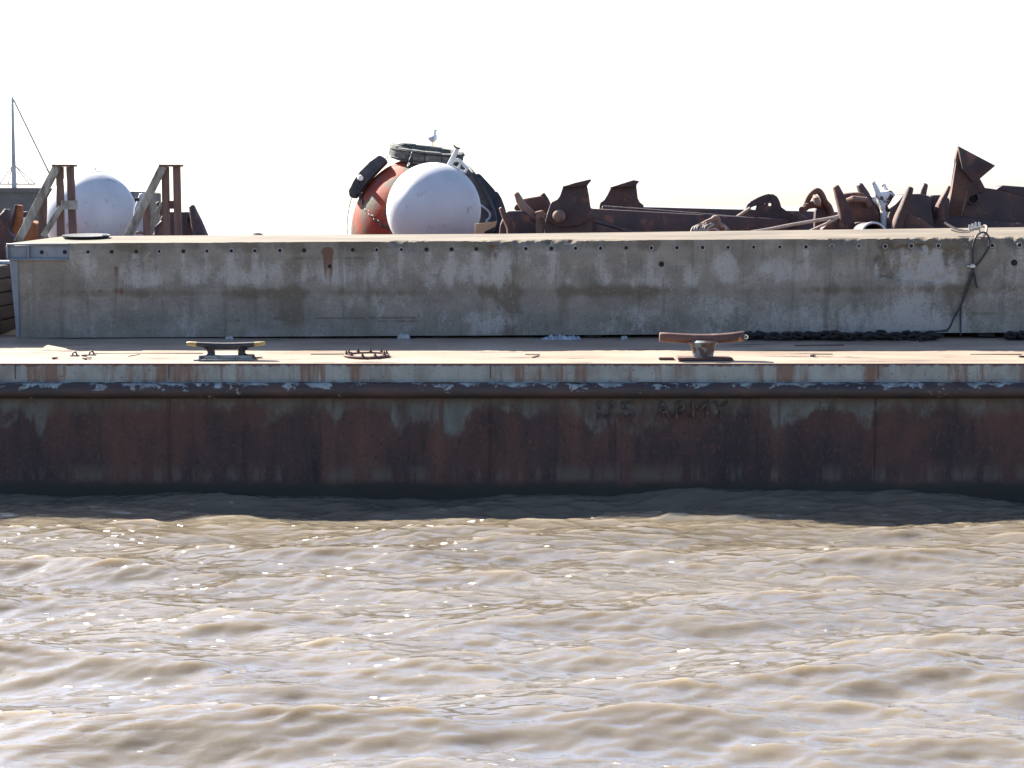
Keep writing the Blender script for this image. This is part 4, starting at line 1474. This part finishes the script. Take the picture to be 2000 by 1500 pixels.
# plate anchor at the right edge
a = anchor('huge dark plate anchor with a square upright fluke at the right edge', 1920, 42)
plate_obj('shank', [(1872, 430), (1886, 372), (1905, 364), (1924, 367), (1944, 369.5), (2000, 384), (2180, 424), (2180, 468), (2000, 436), (1880, 424)], 41.6, .5, M['rust_dark'], a, .05, 3)
plate_obj('upright', [(1871.5, 286), (1866, 312), (1869, 318), (1858, 380), (1849, 424), (1880, 424), (1892, 384), (1916, 376), (1925, 369), (1914, 348), (1890, 318)], 41.5, .18, M['rust'], a, .015)
plate_obj('plate_fluke', [(1871.5, 285), (1944.5, 323.5), (1914, 349), (1900, 356), (1880, 330)], 41.35, .10, M['rust_dark'], a, .012, dY=(0, .5, .5, .1, 0))
plate_obj('shank', [(1944, 370), (1958, 361.5), (2000, 365), (2180, 378), (2180, 424), (2000, 384)], 42.3, .5, M['rust_dark'], a, .04)
plate_obj('base_bar', [(1818, 426), (1860, 422), (2000, 437), (2180, 456), (2180, BV), (1818, BV)], 41.3, .5, M['rust_dark'], a, .03)
bm = bmesh.new()
c = at(1900, 387, 41.58)
lathe(bm, [(px(13, 41.5), -.06), (px(13, 41.5), .05), (px(9, 41.5), .06), (px(8.5, 41.5), -.05)], c, (0, -1, 0), 26, closed=True)
finish(bm, 'eye_ring', M['rust_dark'], a)
bm = bmesh.new()
lathe(bm, [(px(8.6, 41.5), -.01), (0, -.012)], c, (0, -1, 0), 26)
finish(bm, 'painted_eye_hole', M['hole'], a)  # dark disc paints the shade inside the eye
bm = bmesh.new()
loft(bm, [at(1889, 372, 41.5), at(1884, 395, 41.5), at(1878, 421, 41.5)], [.014, .014, .014], seg=6)
finish(bm, 'weld_bead', M['rust_tan'], a)

# bundle of rope and slack cables on the shanks
rpile = thing('rope_bundle', 'frayed tan rope bundle spilling over the wall edge on the near shank', 'rope', (at(1385, 450, 38.5).x, 38.5, at(1385, 455, 38.5).z))
bm = bmesh.new()
for k in range(7):
    u0 = 1349 + k * 5
    rope(bm, [at(u0, 456, 38.2), at(u0 + 4, 445 - (k % 3) * 1.5, 38.3), at(u0 + 14, 439 - (k % 2) * 2, 38.4), at(1376 + k, 437 + (k % 3), 38.5)], .018, 5, 6)
finish(bm, 'strand', M['rope_tan'], rpile)
bm = bmesh.new()
loft(bm, catmull([at(1372, 441, 38.5), at(1382, 434, 38.5), at(1392, 429, 38.6), at(1399, 425, 38.6), at(1403, 430, 38.6), at(1402, 440, 38.6)], 4), [.06, .065, .06, .06, .055, .05, .05, .05, .055, .06, .06, .055, .05, .05, .05, .05, .05, .05, .05, .05, .05], seg=8)
loft(bm, catmull([at(1376, 450, 38.6), at(1392, 440, 38.6), at(1408, 443, 38.7), at(1420, 454, 38.7)], 4), [.08] * 13, seg=8)
finish(bm, 'knot', M['rust_tan'], rpile)
bm = bmesh.new()
rope(bm, [at(1408, 443, 38.5), at(1414, 441, 38.5), at(1419, 446, 38.5), at(1415, 452, 38.5)], .012, 4, 6)
rope(bm, [at(1380, 449, 38.4), at(1395, 447, 38.4), at(1405, 452, 38.4)], .02, 4, 6)
finish(bm, 'strand', M['rope_tan'], rpile)
for lab, P_, r_ in (('long tan cable stretched low from the wall edge up to the horned anchor', [(1468, 453), (1500, 448), (1540, 440), (1580, 433), (1622, 426), (1638, 422)], .035),
                    ('short tan cable below the long one, running to the foot of the horned anchor', [(1580, 452), (1600, 443), (1620, 434), (1637, 424)], .028),
                    ('pale thin rod slanting out of the pad eye window onto the shank', [(1440, 423), (1452, 415), (1465, 406)], .03),
                    ('thin pale wire added as the highlight along the top edge of the near shank', [(1178, 402), (1300, 411), (1420, 421), (1465, 425)], .010)):  # last one is a pale line standing in for the shank's highlight
    t = thing('cable', lab, 'cable', at(P_[0][0], P_[0][1], 39.6), 'slack cables across the anchors')
    bm = bmesh.new()
    Yc = 39.5 if 'wire' not in lab and 'rod' not in lab else (42.8 if 'rod' in lab else 40.3)
    P3 = [at(u, v, Yc + (2.5 * (u - 1178) / 290 if 'wire' in lab else 0)) for (u, v) in P_]
    rope(bm, P3, r_, 5, 8)
    finish(bm, 'cable_body', M['rope_tan'], t)

# ------------------------------------------------------------------ things on the wall
lid = thing('metal_lid', 'flat dark metal lid with a bright rim lying on the wall top', 'lid', at(168, 461, 33.0))
bm = bmesh.new()
lathe(bm, [(0, .0), (px(44, 33), 0), (px(46, 33), .018), (px(46, 33), .034), (px(43, 33), .03), (0, .022)], at(168, 463, 33.0), (.0, -.06, 1), 40)
finish(bm, 'lid_disc', M['iron_black'], lid)
bm = bmesh.new()
a_box(bm, at(205, 459, 32.9), (.08, .05, .02))
finish(bm, 'lid_tab', M['white_steel'], lid, False)

wr = thing('wire_rope', 'dark wire rope looped over the right of the wall and clamped with clips', 'wire rope', wall_pt(1900, 470))
Ywr = YW - .05
zedge = .03


def wp(u, v, off):           # a point on or before the wall face
    return at(u, v, YW - off)


bm = bmesh.new()
rope(bm, [wp(1908, 562, .06), wp(1901, 525, .05), wp(1900, 500, .06), wp(1901, 480, .05), wp(1906, 463, .06), at(1916, 454.5, YW + .02), at(1925, 455, YW + .0), wp(1932, 465, .06), wp(1932, 478, .05), wp(1926, 492, .05), wp(1913, 511, .05), wp(1903, 522, .055), wp(1897, 536, .05), wp(1888, 565, .05), wp(1876, 597, .05), wp(1863, 622, .05), wp(1852, 643, .05), wp(1838, 646.5, .06), wp(1810, 650, .08), wp(1780, 655, .14)], .016, 6, 8)
finish(bm, 'rope_body', M['iron_black'], wr)
bm = bmesh.new()
rope(bm, [wp(1900, 535, .035), wp(1890, 566, .035), wp(1879, 592, .035), wp(1876, 610, .03), wp(1876, 632, .03), wp(1876, 655, .04)], .015, 5, 7)
finish(bm, 'rope_tail', M['iron_black'], wr)
bm = bmesh.new()
rope(bm, [at(1845, 434.5, YW + .45), at(1855, 441, YW + .42), at(1869, 447.5, YW + .38), at(1884, 450, YW + .34), at(1896, 448, YW + .3), at(1906, 446, YW + .28), at(1916, 443, YW + .24), at(1924, 441, YW + .2), at(1927, 445, YW + .14), at(1926, 453, YW + .06), at(1922, 461, YW - .03)], .020, 5, 8)
rope(bm, [at(1858, 449, YW + .3), at(1872, 453, YW + .26), at(1890, 453.5, YW + .22), at(1900, 449, YW + .24), at(1912, 448, YW + .24), at(1914, 453, YW + .16)], .013, 5, 7)
finish(bm, 'rope_end', M['rope_tan'], wr)
for (u, v) in ((1894, 446), (1900, 444), (1906, 441), (1913, 441)):
    bm = bmesh.new()
    c = at(u, v + 2, YW + .27)
    loft(bm, [c, c + Vector((0, 0, .055)), c + Vector((0, 0, .075))], [.016, .020, .014], seg=8)
    a_box(bm, c + Vector((0, 0, -.005)), (.05, .06, .03))
    loft(bm, [c + Vector((0, -.02, -.06)), c + Vector((0, -.02, 0))], [.008, .008], seg=6)
    finish(bm, 'clip', M['galv'], wr)
bm = bmesh.new()
c = wp(1899, 520, .06)
a_box(bm, c, (.09, .05, .05)); a_box(bm, c + Vector((-.06, 0, .0)), (.05, .025, .025)); a_box(bm, c + Vector((.0, -.01, .03)), (.05, .05, .018))
bevel(bm, .006, 1)
finish(bm, 'clip', M['galv'], wr)

# ------------------------------------------------------------------ fittings on the near deck
def cleat():
    p = on_deck(441, 701)
    Y = p.y
    t = thing('mooring_cleat', 'black two-legged mooring cleat with yellow horn tips on a pale base plate', 'cleat', p)
    z0 = p.z
    def q(u, v): return at(u, v, Y)
    bm = bmesh.new()
    L = [(384, 672.5, 4.6), (400, 674, 5.8), (420, 675.5, 6.6), (441, 676, 6.8), (462, 675.5, 6.6), (481, 674, 5.8), (498, 672.5, 4.8)]
    loft(bm, [q(u, v) for u, v, r_ in L], [(px(r_, Y), .07) for u, v, r_ in L], seg=14, power=3.2)
    finish(bm, 'horn', M['iron_black'], t)
    for pts in ([(364.5, 670.2, 2.2), (367, 670.5, 3.6), (376, 671.5, 4.3), (384.5, 672.6, 4.9)], [(497.5, 672.6, 4.9), (507, 671.5, 4.4), (515, 670.4, 3.6), (518, 670, 2.0)]):
        bm = bmesh.new()
        loft(bm, [q(u, v) for u, v, r_ in pts], [(px(r_, Y), .072 * r_ / 4.6) for u, v, r_ in pts], seg=14, power=3.0)
        finish(bm, 'horn_tip', M['yellow'], t)
    for c0, c1, s in ((412, 413, -1), (472, 472, 1)):
        bm = bmesh.new()
        pts = [(c0 + s * 2, 677, 15), (c0 + s * .5, 681, 9.5), (c0, 685, 7.2), (c1, 690, 7.0), (c1 + s * 1, 694, 8.5), (c1 + s * 3, 698, 13)]
        loft(bm, [q(u, v) for u, v, r_ in pts], [(px(r_, Y), .075 + .0045 * max(0, r_ - 7)) for u, v, r_ in pts], seg=16, power=2.6)
        finish(bm, 'leg', M['iron_black'], t)
    bm = bmesh.new()
    x0, x1 = q(391, 700).x, q(494, 700).x
    a_box(bm, ((x0 + x1) / 2, Y, z0 + .033), (x1 - x0, .34, .05)); bevel(bm, .012, 2)
    finish(bm, 'base_plate', M['plate_paint'], t)
    bm = bmesh.new()
    x0, x1 = q(382, 700).x, q(497, 700).x
    a_box(bm, ((x0 + x1) / 2, Y, z0 + .002), (x1 - x0, .46, .02)); bevel(bm, .004, 1)
    finish(bm, 'doubler_plate', M['plate_paint'], t)
    bm = bmesh.new()
    c = q(489, 696)
    a_box(bm, c, (.12, .12, .06)); bevel(bm, .02, 2)
    finish(bm, 'lug', M['rust'], t)


cleat()


def bollard():
    p = on_deck(1373, 701)
    Y = p.y
    t = thing('mooring_bollard', 'rusty T-shaped mooring bollard with worn pale paint on its stem', 'bollard', p)
    def q(u, v): return at(u, v, Y)
    bm = bmesh.new()
    L = [(1288, 658.0, 8.4), (1290, 658.1, 9.4), (1310, 659.5, 9.6), (1335, 661, 9.6), (1372, 662, 9.6), (1405, 661, 9.6), (1430, 659, 9.8), (1451, 656.8, 10.2), (1453, 656.8, 9.2)]
    loft(bm, [q(u, v) for u, v, r_ in L], [(px(r_, Y), .085 * r_ / 9.6) for u, v, r_ in L], seg=18, power=2.4)
    finish(bm, 'crossbar', M['bollard'], t)
    bm = bmesh.new()
    z0 = p.z
    def zz(v): return q(1372, v).z - z0
    lathe(bm, [(px(24, Y), zz(664)), (px(30, Y), zz(668)), (px(25.5, Y), zz(674)), (px(22.5, Y), zz(682)), (px(20.5, Y), zz(692)), (px(19.5, Y), zz(697)), (px(23, Y), .015), (px(24, Y), 0)], p, (0, 0, 1), 28)
    finish(bm, 'stem', M['bollard_stem'], t, True, 60)
    bm = bmesh.new()
    x0, x1 = q(1322, 700).x, q(1428, 700).x
    a_box(bm, ((x0 + x1) / 2, Y - .02, z0 + .014), (x1 - x0, .44, .035)); bevel(bm, .006, 1)
    finish(bm, 'base_plate', M['rust'], t)
    bm = bmesh.new()
    lathe(bm, [(px(4.6, Y), -.02), (px(4.6, Y), .02), (px(2.5, Y), .02), (px(2.5, Y), -.02)], q(1457, 658, ) , (0, 1, 0), 14, closed=True)
    finish(bm, 'end_ring', M['white_steel'], t)
    bm = bmesh.new()
    ball(bm, q(1444, 661.5) + Vector((0, -.075, 0)), .032, 12, 8)
    finish(bm, 'rust_patch', M['rust_orange'], t)
    s = thing('steel_pad', 'small dark steel pad on the deck just left of the rusty bollard', 'deck plate', on_deck(1301, 701))
    bm = bmesh.new()
    c = on_deck(1301, 702)
    a_box(bm, c + Vector((0, 0, .014)), (.215, .16, .034)); bevel(bm, .005, 1)
    finish(bm, 'pad_body', M['rust'], s)


M['bollard'] = mottled('scuffed_rusty_bollard', [(.055, .028, .024), (.10, .045, .032), (.15, .066, .042)], 3, .6, .4, .01, spots=((.26, .20, .16), 5, .60, .68))
M['bollard_stem'] = mottled('flaked_stem_paint', [(.085, .05, .04), (.13, .075, .055), (.18, .11, .08)], 4, .65, .4, .01, spots=((.22, .26, .26), 4.2, .48, .54))
bollard()

p = on_deck(716, 697)
mh = thing('deck_hatch', 'low round rusty hatch ring with upright studs on the sunlit deck strip', 'hatch', p)
bm = bmesh.new()
rm = px(45, p.y)
lathe(bm, [(rm, -.02), (rm, .035), (rm - .012, .042), (rm - .07, .042), (rm - .075, .02), (rm - .075, -.02)], p, (0, -.045, 1), 36, closed=True)
finish(bm, 'coaming', M['rust'], mh)
bm = bmesh.new()
lathe(bm, [(0, .02), (rm - .078, .02)], p, (0, -.045, 1), 36)
finish(bm, 'cover', M['deck'], mh, False)
sbm = bmesh.new()
loft(sbm, [(0, 0, 0), (0, 0, .045), (0, 0, .06)], [.013, .013, .009], seg=8)
loft(sbm, [(0, 0, .0), (0, 0, .02)], [.024, .024], seg=6)
bmesh.ops.recalc_face_normals(sbm, faces=sbm.faces)
sme = bpy.data.meshes.new('stud'); sbm.to_mesh(sme); sbm.free(); sme.materials.append(M['rust_dark'])
for k in range(10):
    o = bpy.data.objects.new('stud', sme); COL.objects.link(o); o.parent = mh
    a_ = 2 * math.pi * (k + .3) / 10
    o.location = ((rm - .04) * math.cos(a_), (rm - .04) * math.sin(a_), .04 + .045 * (rm - .04) * math.sin(a_))

# small fittings and litter lying on the deck
def litter(name, lab, cat, u, v, build, mat, group=None):
    p = on_deck(u, v)
    t = thing(name, lab, cat, p, group)
    bm = bmesh.new()
    build(bm, p)
    return finish(bm, name + '_body', mat, t)


def pad_eye(bm, p):
    a_box(bm, p + Vector((0, 0, .006)), (.12, .10, .016))
    loft(bm, catmull([p + Vector((-.035, 0, .01)), p + Vector((-.02, 0, .05)), p + Vector((.015, 0, .055)), p + Vector((.035, 0, .01))], 4), [.012] * 13, seg=6)


def scrap(bm, p):
    for k in range(4):
        a_box(bm, p + Vector((random.uniform(-.05, .05), random.uniform(-.04, .04), .008 + .004 * k)), (random.uniform(.04, .09), random.uniform(.02, .05), .014), Quaternion((0, 0, 1), random.uniform(0, 3)))


def bar(dx, dy, th=.010):
    def f(bm, p):
        beam(bm, p + Vector((-dx / 2, -dy / 2, th / 2 + .003 + DECK_M * -dy / 2)), p + Vector((dx / 2, dy / 2, th / 2 + .003 + DECK_M * dy / 2)), .02, th, Vector((0, 0, 1)))
    return f


litter('pad_eye', 'left of two small rusty eyes on the deck near the left edge', 'pad eye', 146, 695.5, pad_eye, M['rust_dark'])
litter('pad_eye', 'right of two small rusty eyes on the deck, nearer the black cleat', 'pad eye', 179, 694, pad_eye, M['rust_dark'])
litter('scrap', 'tiny flat scrap between the two small rusty deck eyes', 'scrap', 163, 695.6, scrap, M['rust_dark'], 'rust scraps on the deck')
litter('scrap', 'small rust scrap on the deck left of the two eyes, by the deck edge', 'scrap', 112, 701, scrap, M['rust_dark'], 'rust scraps on the deck')
litter('scrap', 'small rust scrap at the deck edge below the two eyes', 'scrap', 167, 702, scrap, M['rust_dark'], 'rust scraps on the deck')
litter('scrap', 'rust scrap beside the right end of the black cleat base', 'scrap', 504, 700, scrap, M['rust'], 'rust scraps on the deck')
litter('scrap', 'rust scrap on the sunlit deck at the far right edge', 'scrap', 1994, 698, scrap, M['rust_dark'], 'rust scraps on the deck')
litter('scrap', 'rust scrap on the sunlit deck right of the bollard', 'scrap', 1583, 696, scrap, M['rust_dark'], 'rust scraps on the deck')
for lab, u, v, dx, dy in (('long thin weld bar on the deck left of the black cleat', 290, 691, 1.6, .02), ('short slanting weld bar left of the black cleat', 262, 695, .12, .22),
                          ('thin weld bar on the deck just left of the hatch ring', 640, 692.5, .5, .0), ('thin weld bar on the sunlit deck between hatch ring and bollard', 1040, 693, .22, .0),
                          ('short slanting weld bar between hatch ring and bollard', 1046, 697, .1, .22), ('thin weld bar on the sunlit deck right of the bollard', 1606, 692.5, .30, .0),
                          ('long thin weld bar on the deck at the right edge', 1945, 693, .75, .0)):
    litter('weld_bar', lab, 'weld bar', u, v, bar(dx, dy), M['rust_dark'], 'weld bars on the deck')
litter('flat_bar', 'long dark flat bar lying in shade before the chain heap', 'steel bar', 1600, 676, bar(.75, .06, .02), M['rust_dark'])


def stone(seed, s):
    def f(bm, p):
        rs = random.Random(seed)
        for k in range(4):
            r_ = bmesh.ops.create_icosphere(bm, subdivisions=2, radius=s * rs.uniform(.5, .9), matrix=Matrix.Translation(p + Vector((rs.uniform(-s, s), rs.uniform(-.05, .05), s * .4))))
            for vv in r_['verts']:
                vv.co += Vector((rs.uniform(-1, 1), rs.uniform(-1, 1), rs.uniform(-1, 1))) * s * .12
    return f


litter('stone', 'pale broken lump of concrete at the wall foot beyond the hatch ring', 'stone', 788, 663, stone(3, .07), M['stone'])
litter('stone', 'small dark pebble cluster at the wall foot left of the bollard', 'stone', 1217, 663, stone(5, .045), M['stone'])
litter('stone', 'small stone at the wall foot behind the black cleat', 'stone', 447, 663, stone(8, .05), M['stone'])


def sheet(bm, p):
    n, m_ = 34, 9
    vs = []
    for i in range(n):
        row = []
        for j in range(m_):
            x = (i / (n - 1) - .5) * .62
            y = (j / (m_ - 1) - .5) * .26
            h = .07 * (math.sin(math.pi * j / (m_ - 1)) ** .6) * (math.sin(math.pi * i / (n - 1)) ** .4) * (.6 + .5 * math.sin(i * .55) * math.sin(j * .8 + i * .2) + .3 * math.sin(i * 1.3 + j))
            row.append(bm.verts.new(p + Vector((x, y, .004 + max(0, h) + DECK_M * y))))
        vs.append(row)
    for i in range(n - 1):
        for j in range(m_ - 1):
            bm.faces.new((vs[i][j], vs[i + 1][j], vs[i + 1][j + 1], vs[i][j + 1]))


litter('plastic_sheet', 'crumpled pale blue plastic sheet lying against the foot of the wall', 'plastic sheet', 1096, 662.5, sheet, M['rag'])

# heaps of heavy chain along the foot of the wall
lk2 = link_mesh_data('link', .19, .125, .026, M['chain_iron'])


def heap(lab, u0, u1, n, seed, v=660):
    rs = random.Random(seed)
    p0, p1 = on_deck(u0, v), on_deck(min(u1, 2300), v)
    t = thing('chain', lab, 'chain', (p0 + p1) / 2, 'chain heaps along the wall')
    for lay in range(2):
        k = 0
        m_ = n if lay == 0 else int(n * .85)
        for i in range(m_):
            f = (i + .5) / m_
            c = p0.lerp(p1, f)
            c.y = 31.78 + rs.uniform(-.13, .10) + .06 * math.sin(i * .7)
            c.z = deck_z(c.y) + .035 + lay * .030 + rs.uniform(0, .035)
            o = bpy.data.objects.new('link', lk2); COL.objects.link(o); o.parent = t
            o.location = c - t.location
            o.rotation_mode = 'QUATERNION'
            o.rotation_quaternion = Quaternion((0, 1, 0), math.pi / 2 + rs.uniform(-.25, .25)) @ Quaternion((1, 0, 0), rs.uniform(-.5, .5)) @ Quaternion((0, 0, 1), (math.pi / 2) * (i % 2) * .8 + rs.uniform(-.4, .4))


heap('long heap of dark heavy chain along the wall foot right of the bollard', 1452, 1826, 38, 2)
heap('short heap of dark heavy chain at the wall foot by the right edge', 1958, 2120, 17, 5)

# stack of dark timbers just beyond the left end of the wall
p = Vector((-8.9, 32.8, deck_z(32.0)))
ts = thing('timber_stack', 'dark stack of heavy timbers beside the left end of the concrete wall', 'timber stack', p)
z = deck_z(33.2) - .02
for lay in range(5):
    for k in range(4):
        h = .215
        bm = bmesh.new()
        a_box(bm, (-8.12 - .2 - k * .42 + random.uniform(-.012, .012), 32.95 + random.uniform(-.03, .03), z + h / 2), (.40, 2.0, h - .012))
        bevel(bm, .015, 1)
        finish(bm, 'timber', M['wood_dark'], ts, True, 30)
    z += .22
bm = bmesh.new()
a_box(bm, (-8.6, 33.4, z + .02), (.95, .5, .05)); bevel(bm, .01, 1)
finish(bm, 'top_board', M['rag'], ts, True, 30)
